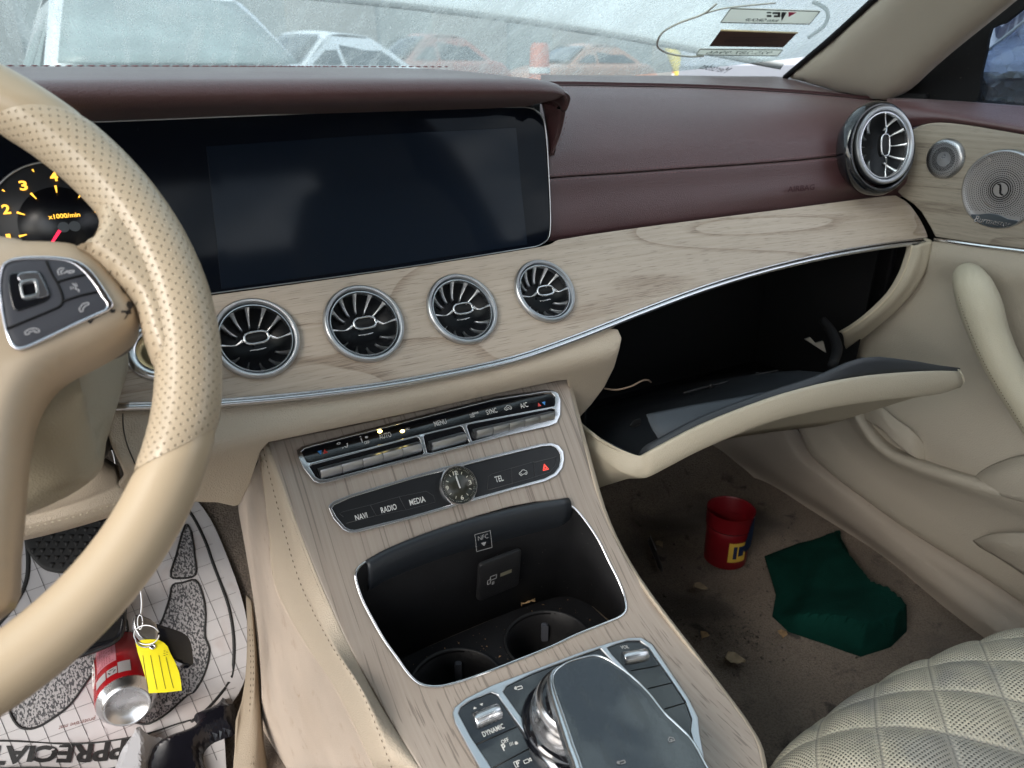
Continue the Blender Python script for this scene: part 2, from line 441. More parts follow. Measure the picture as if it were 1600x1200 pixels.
m_thread = mat('beige_thread', (.62, .55, .42), .8)
m_dthread = mat('brown_thread', (.12, .09, .06), .8)
m_black = mat('black_plastic', (.012, .012, .013), .45, spec=.4, bump=(1500, .0003), rnz=(20, .08))
m_soft = mat('soft_black_liner', (.006, .006, .007), .7, spec=.22, nz=(30, .3), dirt=[(380, .69, (.25, .23, .2), .5)])
m_gloss = mat('piano_black', (.006, .007, .010), .07, spec=.5, coat=.6, dirt=[(420, .72, (.16, .16, .16), .35)], rnz=(14, .03))
m_glass = mat('black_screen_glass', (.004, .006, .011), .06, spec=.10, dirt=[(240, .73, (.10, .11, .12), .35)], rnz=(5, .02))
m_disp = mat('dark_display', (.007, .012, .022), .08, spec=.13, dirt=[(300, .73, (.10, .11, .12), .3)])
m_chrome = mat('satin_metal', (.70, .71, .73), .26, 1)
m_bright = mat('polished_metal', (.86, .87, .89), .14, 1)
m_alu = mat('brushed_aluminium', (.58, .59, .61), .32, 1)
m_dark_metal = mat('dark_metal', (.20, .21, .23), .3, 1)  # metal of a darker grey tone
m_print = mat('white_print', (.72, .72, .70), .6)
m_printd = mat('grey_print', (.30, .30, .30), .6)
m_red = mat('red_print', (.65, .06, .05), .5)
m_blue = mat('blue_print', (.06, .25, .6), .5)
m_wood = wood('ash_wood', (.53, .445, .365), (.44, .36, .285), (.25, .165, .105), gs=1)
m_woodc = wood('console_ash_wood', (.40, .345, .295), (.34, .285, .24), (.16, .115, .085), pores=(42, 430), late_k=.06, pk=.42, gs=2.2)
m_amber = mat('amber_lamp', (.8, .45, .05), .5, emit=((1, .48, .05), .8))
m_led = mat('lit_indicator', (.9, .8, .4), .5, emit=((1, .75, .22), 5))
m_needle = mat('red_needle', (.8, .02, .05), .4, emit=((1, .02, .08), .6))
# ================================================================== DASHBOARD
def ysh(X): return -.05*(max(0, X-.45)/.55)**2
def Ftrim(P): return P.y-(.6+ysh(P.x)+(P.z+.208)*.78)
def Fscr(P): return P.y-(.632+(P.z+.17)*.176)
LOW = [(-.50, .655), (-.42, .622), (-.36, .594), (-.32, .578), (-.295, .566), (-.28, .558), (-.268, .558), (-.258, .566), (-.245, .574)]
def Flow(P): return P.y-(lerp(LOW, P.z)+ysh(P.x))
def pYs(px, py, Yb):
    d = ray(px, py); Y = Yb
    for _ in range(6): Y = Yb+ysh(d.x/d.y*Y)
    return d*(Y/d.y)
def P2(*l): return [V((a, b)) for a, b in l]
def sm(pts, n=5, closed=True): return [(p.x, p.y) for p in cat([(a, b, 0) for a, b in pts], n, closed)]
def uvx(P, x, y): return (P.x, (P.z*1.27))
dash = thing('dashboard', (.3, .7, -.3), 'burgundy leather dashboard with pale ash wood trim, screen and five round vents', 'dashboard')
# --- wood trim with round openings
VC = [(400, 529), (569, 506), (722, 483.5), (850.5, 455.5)]; VD = [.071, .0735, .0725, .069]
def disc_px(c, r, mapf, n=40):
    P, N = mapf(*c); x = V((1, 0, 0)); x = (x-N*x.dot(N)).normalized(); y = N.cross(x)
    return P, N, x, y
mtrim = smap(Ftrim)
def project(P): d = P.dot(CF); return (800+FPX*P.dot(CR)/d, 600-FPX*P.dot(CU)/d)
holes = []
for c, D in zip(VC, VD):
    P, N, x, y = disc_px(c, D, mtrim); holes.append([project(P+(x*math.cos(2*math.pi*k/36)+y*math.sin(2*math.pi*k/36))*(D/2-.003)) for k in range(36)])
P, N, x, y = disc_px((247, 549), .05, mtrim); holes.append([project(P+(x*math.cos(2*math.pi*k/24)+y*math.sin(2*math.pi*k/24))*.021) for k in range(24)])
trim_top = [(150, 470), (230, 473), (325, 461.5), (600, 423.5), (830, 387.5), (860, 381), (873, 374), (1000, 355), (1100, 342), (1250, 323), (1380, 306), (1400, 305)]
trim_end = [(1400, 305), (1418, 316), (1434, 336), (1446, 358), (1451, 372)]
trim_bot = [(1451, 374), (1390, 381), (1300, 396), (1200, 419), (1100, 449), (1000, 486), (950, 506), (880, 533), (800, 560), (700, 582), (600, 600), (500, 613), (400, 623), (300, 630), (155, 634)]
ol = sm(trim_top, 3, False)[:-1]+sm(trim_end, 4, False)[:-1]+sm(trim_bot, 3, False)+[(149, 560)]
sheet('wood_trim', ol, mtrim, 13, m_wood, dash, holes=holes, thick=.004, uvf=uvx, bevel=.0012)
# --- metal strip along the lower edge of the wood
sp = sm(trim_bot, 3, False)
def onp(l, fn, lift, dy=0): return [(lambda P: P+grad(fn, P)*lift)(hit(a, b+dy, fn)) for a, b in l]
strip = tube('metal_strip', onp(sp, Ftrim, .0010, 4.6), .0027, m_chrome, dash, n=10, k=1)
tube('strip_shadow_gap', onp(sp, Ftrim, .0002, 1.2), .0015, m_soft, strip, n=6, k=1)  # black tube paints the trim's shade between strip and bead
A = Acc(); tube('x', onp(sp, Ftrim, .0014, -1.8), .0009, m_bright, n=6, k=1, acc=A); A.mk('metal_bead', m_bright, strip)
# --- beige lower panel
mlow = smap(Flow)
lowo = [(163, 636), (300, 634), (450, 626), (600, 604), (700, 586), (800, 565), (880, 539), (950, 512), (966, 514), (972, 528), (969, 545), (960, 575), (945, 605), (925, 632), (903, 656),
        (897, 640), (887, 594), (870, 596), (780, 615), (660, 642), (550, 665), (440, 688), (420, 692), (408, 706), (390, 760), (374, 790), (366, 792), (340, 786), (300, 785), (260, 783), (225, 776), (205, 768), (188, 764), (186, 758), (195, 745), (190, 730), (176, 700), (166, 670)]
sheet('knee_bolster', lowo, mlow, 11, m_beige, dash, thick=.004, uvf=uvx, bevel=.002)
A = Acc(); tube('x', onp(sm([(192, 646), (193, 670), (199, 695), (209, 720), (219, 742)], 4, False), Flow, .0002), .0004, m_dthread, n=5, k=1, acc=A); A.mk('panel_joint', m_black, dash)
# --- display and gauge cluster behind one glass
mscr = smap(Fscr)
scro = [(-90, 198), (150, 190.5), (500, 176.5), (700, 169.5), (812, 167.5), (832, 170), (845, 180), (851, 196), (855, 240), (859, 320), (859, 360), (855, 374), (842, 383), (830, 386), (600, 422), (325, 459), (100, 490), (-90, 515)]
scr = sheet('display_panel', scro, mscr, 40, m_glass, dash, thick=.008, bevel=.0008, label='wide black glass panel holding the centre display and the gauges')
tube('bright_edge', [p+V((0, -.0006, 0)) for p in onp(sm(scro, 3, True), Fscr, .0003)], .00055, m_alu, scr, n=6, k=1, closed=True)
sheet('centre_display', [(322, 229), (560, 212), (806, 199), (815, 300), (824, 382), (600, 416), (346, 452)], mscr, 30, m_disp, scr, thick=.0006, lift=.0007, bevel=.0003)
hs = [(-95, 190), (150, 182), (500, 168), (812, 160), (842, 166), (858, 185), (864, 240), (869, 320), (869, 366), (862, 382), (845, 394), (600, 432), (100, 500), (-95, 525)]
hsg = sheet('display_housing', hs, lambda x, y: (lambda P, N: (P+V((0, .009, 0)), N))(*mscr(x, y)), 40, m_black, dash, thick=.02, bevel=.002)
# gauge dial
GP, GN = mscr(98, 353); gx = V((1, 0, 0)); gy = GN.cross(gx).normalized()
def gf(a, b, c=0): return GP+gx*a+gy*b+GN*(.0008+c)
dial = lathe('gauge_dial', [(0, 0), (.0450, 0), (.0450, -.001)], gf, mat('dial_grey', (.028, .030, .034), .5), scr, n=64, sharp=False, label='rev counter dial with amber figures')
lathe('dial_centre', [(0, .0003), (.0280, .0003), (.0280, 0)], gf, mat('dial_black', (.003, .004, .007), .3), dial, n=64, sharp=False)
lathe('dial_ring', [(.0450, -.0005), (.0450, .001), (.0458, .0014), (.0466, .001), (.0466, -.0005)], gf, m_alu, dial, n=64, sharp=False)
A = Acc(); B = Acc()
for i in range(0, 8):
    a = R_(223-34*i); ca, sa = math.cos(a), math.sin(a)
    for hlf in (0, 1):
        aa = R_(223-34*i-17*hlf); c2, s2 = math.cos(aa), math.sin(aa); wd = .0008 if not hlf else .0006
        r0, r1 = (.0240, .0290) if not hlf else (.0405, .0425)
        q = [gf(r0*c2-wd*s2*.4, r0*s2+wd*c2*.4, .0006), gf(r1*c2-wd*s2, r1*s2+wd*c2, .0006), gf(r1*c2+wd*s2, r1*s2-wd*c2, .0006), gf(r0*c2+wd*s2*.4, r0*s2-wd*c2*.4, .0006)]
        A.add(q, [(0, 1, 2, 3)])
    fx = lambda x, y, ca=ca, sa=sa: gf(.0355*ca+x, .0355*sa+y, .0006)
    text(str(i), fx, .0050 if i != 1 else .0028, .0068, acc=A, bold=.03)
text('x1000/min', lambda x, y: gf(.0025+x, .0072+y, .0006), .0205, .0033, acc=A, bold=.015)
A.mk('dial_figures', m_amber, dial)
m_hub = mat('hub_grey', (.10, .11, .12), .35, .6)
for s_ in (-1, 1): lathe('hub_cap', [(0, .001), (.0038, .001), (.0038, 0)], lambda a, b, c, s_=s_: gf(a+s_*.0036+.004, b-.001, c+.0004), m_hub, dial, n=20)
nd = (pY(78, 384, GP.y)-GP); nd = nd.normalized(); A = Acc(); u = nd.cross(GN).normalized()
A.add([GP+GN*.003+nd*.004+u*.0011, GP+GN*.003+nd*.004-u*.0011, GP+GN*.003+nd*.036-u*.0004, GP+GN*.003+nd*.036+u*.0004], [(0, 1, 2, 3)]); A.mk('dial_needle', m_needle, dial)
# --- hood over the screens
secs = []
prof = [(.668, -.036), (.63, -.030), (.600, -.025), (.589, -.021), (.585, -.015), (.588, -.009), (.598, -.0055), (.64, -.003), (.70, .000), (.76, .0025), (.790, .0028), (.81, -.001), (.84, -.02)]
for X, dz, dy in ((-.75, 0, 0), (-.4, 0, 0), (-.1, 0, 0), (.15, 0, 0), (.33, -.0005, 0), (.38, -.0015, .001), (.405, -.0025, .003), (.425, -.005, .008), (.438, -.009, .016), (.446, -.015, .026), (.449, -.022, .036)):
    secs.append([(X, y+dy*(1 if y < .7 else max(0, (.84-y)/.14)), max(z+dz*(1 if i > 3 else 0), -.036)) for i, (y, z) in enumerate(prof)])
hood = loft('screen_hood', secs, m_burg, dash, nu=3, nv=4, thick=.003)
sec_ = [V(p) for p in secs[-1]]; ce_ = sum(sec_, V((0, 0, 0)))/len(sec_)+V((.003, 0, 0)); mk('hood_end', sec_+[ce_], [(i, i+1, len(sec_)) for i in range(len(sec_)-1)]+[(len(sec_)-1, 0, len(sec_))], m_burg, dash)
A = Acc(); stitch('x', [(-.75+i*.02, .772, .0036) for i in range(59)], None, None, ln=.006, gap=.0025, r=.0007, acc=A)
stitch('x', [(-.75+i*.02, .787, .0036) for i in range(59)], None, None, ln=.006, gap=.0025, r=.0007, acc=A)
A.mk('stitching', m_burg2, hood)
# cheek closing the right end of the hood
loft('hood_cheek', [[pY(846, 160, .655), pY(862, 166, .64), pY(874, 168, .63), pY(881, 170, .628)], [pY(852, 190, .66), pY(864, 190, .65), pY(873, 192, .642), pY(879, 192, .64)],
     [pY(857, 225, .66), pY(862, 222, .655), pY(868, 218, .65), pY(872, 216, .648)], [pY(859, 262, .66), pY(860, 252, .66), pY(861, 245, .66), pY(862, 240, .658)]], m_burg, dash, 3, 3, .003)
tube('cheek_piping', [pY(878, 168, .622), pY(882, 172, .628), pY(879, 192, .637), pY(872, 217, .645), (pY(861, 243, .653))], .0011, m_burg, dash, n=8)
A = Acc(); stitch('x', cat([pYs(886, 180, .652), pYs(882, 200, .652), pYs(876, 220, .652), pYs(865, 244, .652)], 8), None, None, acc=A); A.mk('cheek_stitching', m_burg2, dash)
# --- passenger pad: lower band, main pad, top roll
XS = [845, 900, 980, 1060, 1150, 1240, 1320, 1385, 1440]
wt = [377, 370, 358, 348, 336, 325, 315, 307, 304]
s2 = [279, 275, 270, 264, 258, 251, 243, 238, 236]
m1 = [235, 232, 228, 223, 219, 216, 214, 213, 214]
m2 = [190, 188, 186, 183, 181, 181, 184, 190, 196]
m3 = [158, 157, 157, 157, 158, 161, 167, 176, 184]
st = [133.5, 133.5, 135, 136.5, 140, 145, 152, 159, 165]
bk = [117, 117.5, 118, 118, 119, 121, 136, 148, 156]
def row(xs, ys, Yb, dy=0): return [pYs(a, b+dy, Yb+(YX[i] if YX else 0)) for i, (a, b) in enumerate(zip(xs, ys))]
YX = None
FWD = [0, 0, 0, 0, -.001, -.003, -.007, -.010, -.012]
def rowf(xs, ys, Yb, dy=0): return [pYs(a, b+dy, Yb+FWD[i]) for i, (a, b) in enumerate(zip(xs, ys))]
band = loft('pad_band', [row(XS, wt, .648, 2), row(XS, wt, .646, -6), rowf(XS, [(a*2+b)/3 for a, b in zip(wt, s2)], .647), rowf(XS, [(a+2*b)/3 for a, b in zip(wt, s2)], .651), rowf(XS, s2, .653, 3), rowf(XS, s2, .655, 1), rowf(XS, s2, .660, 0)], m_burg, dash, 3, 4, .004)
padr = [rowf(XS, s2, .660, 0), rowf(XS, s2, .654, -1.2), rowf(XS, s2, .654, -4), rowf(XS, m1, .662), rowf(XS, m2, .684), rowf(XS, m3, .712), row(XS, st, .742, 4), row(XS, st, .752, 1.2), row(XS, st, .762, 0)]
pad = loft('dash_pad', padr, m_burg, dash, 3, 5, .004)
topr = [row(XS, st, .762, .2), row(XS, st, .757, -1.2), row(XS, st, .775, -4), row(XS, [(a+b)/2 for a, b in zip(st, bk)], .83), row(XS, bk, .93), row(XS, bk, .96, 6)]
top = loft('dash_top', topr, m_burg, dash, 3, 4, .004)
stitch('seam_stitching', cat(rowf(XS, s2, .6525, -5), 12), m_burg2, pad, ln=.0032, gap=.0022, r=.0005)
stitch('seam_stitching', cat(rowf(XS, s2, .6515, 5), 12), m_burg2, band, ln=.0032, gap=.0022, r=.0005)
stitch('seam_stitching', cat(row(XS, st, .768, -3.8), 12), m_burg2, top, ln=.0036, gap=.002, r=.0006)
stitch('seam_stitching', cat(row(XS, st, .746, 2.6), 12), m_burg2, pad, ln=.0036, gap=.002, r=.0005)
f_, wd_ = onsurf(1230, 296, 1272, 292, lambda x, y: (pYs(x, y, .6415), V((-.1, -1, .1)).normalized()), .0008)
text('AIRBAG', f_, wd_, .007, mat('embossed_leather', (.055, .017, .021), .35), dash, bold=.02)

# --- round vents
m_fin = mat('fin_metal', (.82, .83, .85), .3, 1)
m_bowl = mat('vent_bowl', (.005, .006, .008), .4, spec=.2)
def vent(P, N, xd, D, parent, arms=True, rings=True):
    fr = frame(P, xd, N.cross(xd), N); R = D/2
    o = lathe('air_vent', [(.001, -.020), (R*.35, -.019), (R*.7, -.012), (R*.84, -.0035)], fr, m_bowl, parent, n=48, label=None, sharp=False)
    lathe('outer_ring', [(R*.86, -.004), (R*.875, .0015), (R*.89, .0028), (R*.955, .0034), (R*.985, .0026), (R*1.0, .0008), (R*1.0, -.004)], fr, m_alu, o, n=72)
    A = Acc()
    for k in range(130):                      # knurling
        a = 2*math.pi*k/130+.01; c, s = math.cos(a), math.sin(a); w2 = .0006
        for (r0, h0), (r1, h1) in (((R*.895, .0032), (R*.95, .0037)),):
            A.add([fr(r0*c+w2*s, r0*s-w2*c, h0), fr(r0*c-w2*s, r0*s+w2*c, h0), fr(r1*c-w2*s, r1*s+w2*c, h1), fr(r1*c+w2*s, r1*s-w2*c, h1), fr((r0+.0003)*c, (r0+.0003)*s, h0+.0005), fr((r1-.0003)*c, (r1-.0003)*s, h1+.0005)],
                  [(0, 4, 5, 3), (4, 1, 2, 5), (0, 1, 4), (3, 5, 2)])
    A.mk('knurled_band', m_alu, o)
    lathe('inner_ring', [(R*.80, -.004), (R*.805, .0004), (R*.815, .0012), (R*.835, .0012), (R*.848, .0004), (R*.85, -.004)], fr, m_chrome, o, n=64)
    A = Acc()
    for base in (90, 270):
        for k in (-2, -1, 0, 1, 2):
            a = R_(base+k*28); c, s = math.cos(a), math.sin(a)
            r0 = R*(.40 if base == 90 else .50); r1 = R*.82; pts = []
            for q in range(7):
                t = q/6; r = r0+(r1-r0)*t; wz = -.0125+.0125*t**1.6; wt_ = (.0004+.0012*t**3+.0005*t)
                pts.append((r, wz, wt_))
            vs = []
            for r, z, wt_ in pts:
                vs += [fr(r*c+wt_*s, r*s-wt_*c, z), fr(r*c-wt_*s, r*s+wt_*c, z), fr(r*c-wt_*.6*s, r*s+wt_*.6*c, z-.008), fr(r*c+wt_*.6*s, r*s-wt_*.6*c, z-.008)]
            fs = []
            for q in range(6):
                for e in range(4): fs.append((q*4+e, q*4+(e+1) % 4, q*4+4+(e+1) % 4, q*4+4+e))
            fs.append((0, 3, 2, 1)); mk('fin', vs, fs, m_fin, o)
    A = Acc(); L_ = R*.235; W_ = R*.105       # stadium loop round the finger pad
    loop = []
    for k in range(28):
        a = 2*math.pi*k/28; x = math.cos(a); y = math.sin(a); loop.append(fr(math.copysign(abs(x)**.6, x)*(L_+W_*.35), math.copysign(abs(y)**.8, y)*W_*1.35, .0015))
    tube('x', loop, .0011, m_chrome, n=8, k=2, closed=True, acc=A)
    for s_ in (-1, 1): tube('x', [fr(s_*R*.30, -.0004, .0012), fr(s_*R*.40, -R*.06, .000), fr(s_*R*.50, -R*.08, -.0012), fr(s_*R*.66, -R*.055, -.0012), fr(s_*R*.82, -R*.03, 0)], [.0016, .0011, .0006, .0007, .0013], m_chrome, n=8, acc=A)
    tube('x', [fr(-R*.2, -R*.235, -.004), fr(0, -R*.255, -.003), fr(R*.2, -R*.235, -.004)], [.0003, .0009, .0003], m_chrome, n=6, acc=A)
    kn = A.mk('knob_frame', m_chrome, o)
    A = Acc(); lathe('x', [(0, 1), (.7, .9), (.95, .4), (1, 0), (1, -6)], lambda a, b, c: fr(a*L_*1.22, b*W_*1.05, .0008+c*.0012), None, n=24, acc=A)
    for k in range(-8, 9):
        x = k*L_*1.0/8; A.add([fr(x-.00018, -W_*.8, .002), fr(x+.00018, -W_*.8, .002), fr(x+.00018, W_*.8, .002), fr(x-.00018, W_*.8, .002), fr(x, -W_*.7, .0026), fr(x, W_*.7, .0026)], [(0, 4, 5, 3), (4, 1, 2, 5), (0, 1, 4), (3, 5, 2)])
    A.mk('finger_pad', m_black, o)
    return o
for c, D in zip(VC, VD):
    P, N, x, y = disc_px(c, D, mtrim)
    vent(P+N*.001, N, x, D, dash)
# start button beside the wheel
P, N, x, y = disc_px((247, 549), .05, mtrim); fr = frame(P, x, y, N)
sb = lathe('start_button', [(.0155, -.002), (.016, .002), (.018, .0035), (.0215, .0035), (.0235, .002), (.0245, 0), (.0245, -.003)], fr, m_chrome, dash, n=48)
A = Acc(); lathe('x', [(0, -.002), (.005, -.0015), (.0155, .0012)], fr, None, n=32, acc=A)
for k in range(60):
    a = 2*math.pi*k/60; c, s = math.cos(a), math.sin(a); c2, s2_ = math.cos(a+.25), math.sin(a+.25)
    A.add([fr(.005*c, .005*s, -.0012), fr(.0153*c2-.0003*s2_, .0153*s2_+.0003*c2, .0014), fr(.0153*c2+.0003*s2_, .0153*s2_-.0003*c2, .0014), fr(.01*c, .01*s, .001)], [(0, 1, 3), (0, 3, 2)])
A.mk('button_cap', mat('gold_button', (.62, .48, .27), .35, 1), sb)
# side vent in a piano black pod
SP = pY(1381, 227, .585); SN = V((-.18, -.95, .24)).normalized(); sx = None
sx = (V((1, 0, 0))-SN*SN.x).normalized()
frS = frame(SP, sx, SN.cross(sx), SN)
pod = lathe('vent_pod', [(.0500, -.02), (.0500, .0005), (.0515, .003), (.0545, .003), (.0580, -.0015), (.0592, -.006), (.0580, -.014), (.050, -.026), (.044, -.04)], lambda a, b, c: frS(a-.004, b-.003, c), m_gloss, dash, n=64, sharp=False)
SV = vent(SP+SN*.001, SN, (V((0, 0, 1))-SN*SN.z).normalized(), .098, dash)
SV['label'] = 'larger round vent at the passenger end in a glossy black pod'

# ================================================================== CENTRE CONSOLE
PR = [(.10, -.500), (.20, -.501), (.30, -.498), (.36, -.490), (.40, -.4775), (.421, -.467), (.45, -.442), (.48, -.414), (.505, -.387), (.527, -.358), (.545, -.335), (.556, -.322), (.575, -.304), (.594, -.288), (.62, -.268)]
def Fcon(P): return P.z-lerp(PR, P.y)
mcon = smap(Fcon)
def uvc(P, x, y): return (P.y*1.2-P.z*.8, P.x)
con = thing('centre_console', (.275, .35, -.70), 'ash wood centre console with open storage bin, clock and switch panels', 'centre console')
cedge_l = [(419, 690), (436, 742), (456, 795), (470, 835), (490, 885), (510, 932), (548, 1015), (590, 1090), (622, 1145), (655, 1198), (668, 1218)]
cedge_r = [(1196, 1218), (1192, 1195), (1180, 1152), (1150, 1107), (1100, 1040), (1045, 965), (995, 900), (968, 855), (948, 812), (930, 755), (918, 715), (907, 672), (897, 632), (886, 590)]
cub = [(555, 900), (560, 887), (570, 879), (590, 868), (640, 845), (700, 822), (800, 791), (870, 782), (889, 789), (900, 797), (915, 815), (935, 845), (952, 880), (968, 912), (977, 940), (977, 955), (968, 964), (950, 972), (900, 992), (860, 1011), (800, 1035), (740, 1058), (700, 1070), (676, 1073), (655, 1068), (638, 1053), (620, 1028), (600, 1000), (580, 965), (565, 935)]
cubs = sm(cub, 2)
cw = sm(cedge_l, 3, False)+sm(cedge_r, 3, False)+[(870, 594), (780, 613), (660, 640), (540, 666)]
sheet('wood_panel', cw, mcon, 12, m_woodc, con, holes=[cubs], thick=.005, uvf=uvc, bevel=.0015)
# metal edging of the bin: everywhere but the top where the cover slides
edge = [cub[0]]+list(reversed(cub[8:]))
edge = [cub[3], cub[2], cub[1], cub[0]]+list(reversed(cub[8:]))
A = Acc(); tube('x', onp(sm(edge, 4, False), Fcon, .0004), .0013, m_bright, n=8, k=1, acc=A)
A.mk('bin_edging', m_bright, con)
# bin: walls straight down, floor with two cup wells
ZF = -.507
ring = [hit(a, b, Fcon) for a, b in cubs]
wv = []; wf = []
for P in ring: wv += [P+V((0, 0, .0)), V((P.x, P.y, min(ZF, P.z-.02)))]
n = len(ring)
for i in range(n): j = (i+1) % n; wf.append((2*i, 2*j, 2*j+1, 2*i+1))
bin_ = mk('storage_bin', wv, wf, m_soft, con); solid(bin_, .002, 0)
cx0 = sum(P.x for P in ring)/n; fl = [(cx0+(P.x-cx0)*1.01, P.y+(.002 if P.y > .46 else -.002)) for P in ring]
cups = []; m_grip = mat('grip_grey', (.07, .075, .09), .5)
for X in (.2255, .3255): cups.append((X, .4535))
hl = [[(X+.0405*math.cos(2*math.pi*k/36), Y+.0395*math.sin(2*math.pi*k/36)) for k in range(36)] for X, Y in cups]
fy0, fy1 = min(p[1] for p in fl), max(p[1] for p in fl)
flc = fl
hl2 = [[q for q in h] for h in hl]
sheet('bin_floor', [(.165, .405), (.385, .405), (.392, .44), (.392, .508), (.16, .508), (.16, .44)], lambda x, y: (V((x, y, ZF)), V((0, 0, 1))), .012, m_soft, bin_, holes=hl, thick=.002)
for X, Y in cups:
    fr = frame((X, Y, ZF), (1, 0, 0), (0, 1, 0), (0, 0, 1))
    cp = lathe('cup_holder', [(.0425, .0005), (.0415, .0022), (.0400, .001), (.0385, -.02), (.037, -.055), (.033, -.058), (0, -.058)], fr, m_black, bin_, n=48, sharp=False)
    for a in (60, 180, 300):
        c, s = math.cos(R_(a)), math.sin(R_(a)); f2 = frame((X+.034*c, Y+.034*s, ZF-.022), (-s, c, 0), (0, 0, 1))
        rbox('cup_gripper', f2, .007, .020, .006, .002, m_grip, cp)
sock_f = frame((.298, .5005, -.447), (1, 0, 0), (0, -.12, 1))
us = rbox('usb_socket', sock_f, .047, .047, .004, .004, m_black, bin_)
frb = lambda a, b, c=0: sock_f(a, b, .0042+c)
A = Acc()
def rect(A, fr, x0, y0, x1, y1, c=0): A.add([fr(x0, y0, c), fr(x1, y0, c), fr(x1, y1, c), fr(x0, y1, c)], [(0, 1, 2, 3)])
def rectline(A, fr, x0, y0, x1, y1, t):
    rect(A, fr, x0, y0, x1, y0+t); rect(A, fr, x0, y1-t, x1, y1); rect(A, fr, x0, y0, x0+t, y1); rect(A, fr, x1-t, y0, x1, y1)
rectline(A, frb, -.0115, -.001, -.004, .0045, .0009); rectline(A, frb, -.0145, -.005, -.0105, .001, .0008); rectline(A, frb, -.009, -.007, -.0065, -.0035, .0007)
A.mk('socket_symbol', m_printd, us)
A = Acc(); rect(A, frb, .000, -.001, .013, .0035); A.mk('socket_tongue', mat('socket_metal', (.3, .28, .2), .4, .6), us)
# folded-back cover along the top of the bin
cvp = [(572, 882), (600, 866), (660, 841), (740, 815), (820, 795), (887, 783)]
cv = [hit(a, b, Fcon) for a, b in cvp]
loft('bin_cover', [[p+V((0, .004, .001)) for p in cv], [p+V((0, -.001, .0045)) for p in cv], [p+V((0, -.006, .001)) for p in cv], [p+V((0, -.007, -.008)) for p in cv], [p+V((0, -.004, -.02)) for p in cv], [p+V((0, .004, -.035)) for p in cv]], mat('grey_cover', (.022, .026, .032), .38, spec=.5), con, 5, 4, .003)
fN, wN = onsurf(743, 845, 765, 839, lambda x, y: (pY(x, y, .4985), V((0, -1, .35)).normalized()), .0015)
A = Acc(); text('NFC', lambda a, b, c=0: fN(a, b+.002, c), .011, .0042, acc=A); A.add([fN(-.003, -.003), fN(.003, -.003), fN(0, -.0065)], [(0, 1, 2)]); rectline(A, fN, -.0085, -.010, .0085, .0065, .0005)
A.mk('nfc_mark', m_printd, con)
# crumbs in the bin
m_crumb = mat('dry_crumbs', (.30, .18, .09), .9, nz=(200, .5))
A = Acc(); rr = random.Random(3)
for k in range(150):
    x = rr.uniform(.17, .38); y = rr.uniform(.42, .5); s = rr.choice((.0004, .0005, .0007, .001, .0016))
    if any((x-a)**2+(y-b)**2 < .043**2 for a, b in cups): continue
    c = V((x, y, ZF+s*.6)); A.add([c+V((rr.uniform(-s, s), rr.uniform(-s, s), rr.uniform(-s, s)*.6)) for _ in range(5)], [(0, 1, 2), (0, 2, 3), (0, 3, 4), (1, 2, 4), (2, 3, 4)])
cr_ = A.mk('crumbs', m_crumb, None, origin=(.27, .46, ZF)); tag(cr_, 'dry crumbs and grit scattered inside the console bin', 'crumbs', kind='stuff')
def leaf(name, P, sz, col, label, cat_='dry leaf', rot=0, group=None):
    A = Acc(); rr = random.Random(int(P[0]*9999)); n = 9; vs = []
    for i in range(n+1):
        t = i/n; wv_ = math.sin(math.pi*t**.8)*.38*(1+rr.uniform(-.25, .25)); 
        for s_ in (-1, 0, 1):
            x, y = (t-.5)*sz, s_*wv_*sz; z = abs(s_)*.18*sz+math.sin(t*5)*.06*sz
            vs.append(V((x*math.cos(rot)-y*math.sin(rot), x*math.sin(rot)+y*math.cos(rot), z+.001))+V(P))
    fs = [(i*3+j, i*3+j+1, i*3+4+j, i*3+3+j) for i in range(n) for j in (0, 1)]
    o = mk(name, vs, fs, col, None, origin=P); solid(o, .0006); tag(o, label, cat_, group); return o
m_leaf = mat('dry_leaf', (.34, .22, .11), .8, nz=(90, .4)); m_leaf2 = mat('pale_leaf', (.33, .26, .17), .8, nz=(90, .3))
leaf('dry_leaf', pZ(825, 940, ZF+.002), .022, m_leaf, 'curled brown leaf fragment lying below the socket in the console bin', rot=.3)

# --- climate panel
def plate(name, outl, holes, mapf, thick, lift, m, parent, step=10, bevel=.0006, **k): return sheet(name, outl, mapf, step, m, parent, holes=holes, thick=thick, lift=lift, bevel=bevel, **k)
CLO = [(463, 706), (471, 700), (487, 696), (570, 674), (680, 645.5), (770, 623), (850, 611), (862, 611.5), (870, 616), (874, 627), (873.5, 650), (868, 662), (856, 667), (790, 682), (680, 711), (590, 734), (510, 755.5), (499, 757), (489, 753), (474, 734), (466, 718)]
CH = [[(470.5, 708), (476, 703), (488, 699.5), (570, 678.5), (680, 650), (770, 627.5), (850, 615), (860, 615.5), (865.5, 621), (866, 632), (864.5, 636), (742, 659.5), (660, 679), (570, 702.5), (484, 724.5), (478.5, 724)],
      [(483, 731), (486, 728.5), (570, 706), (650, 684.5), (653.5, 686), (661, 708), (659, 711), (590, 729.5), (510, 750), (499, 750), (492, 746)],
      [(660.5, 684), (663, 681), (718, 667.5), (721.5, 669), (731.5, 692), (729.5, 694.5), (669, 709.5), (666, 708.5)],
      [(727.5, 667.5), (730, 665), (860, 640), (865.5, 641.5), (865.5, 648), (861, 655.5), (850, 660), (790, 675), (738, 690.5), (735.5, 690)]]
cl = plate('climate_panel', CLO, CH, mcon, .002, .0032, m_chrome, con, 14)
plate('panel_face', [( (a-668)*.985+668, (b-684)*.93+684) for a, b in CLO], [], mcon, .0025, .0016, m_gloss, cl, 14, .0004)
m_key = mat('key_metal', (.66, .67, .69), .33, 1)
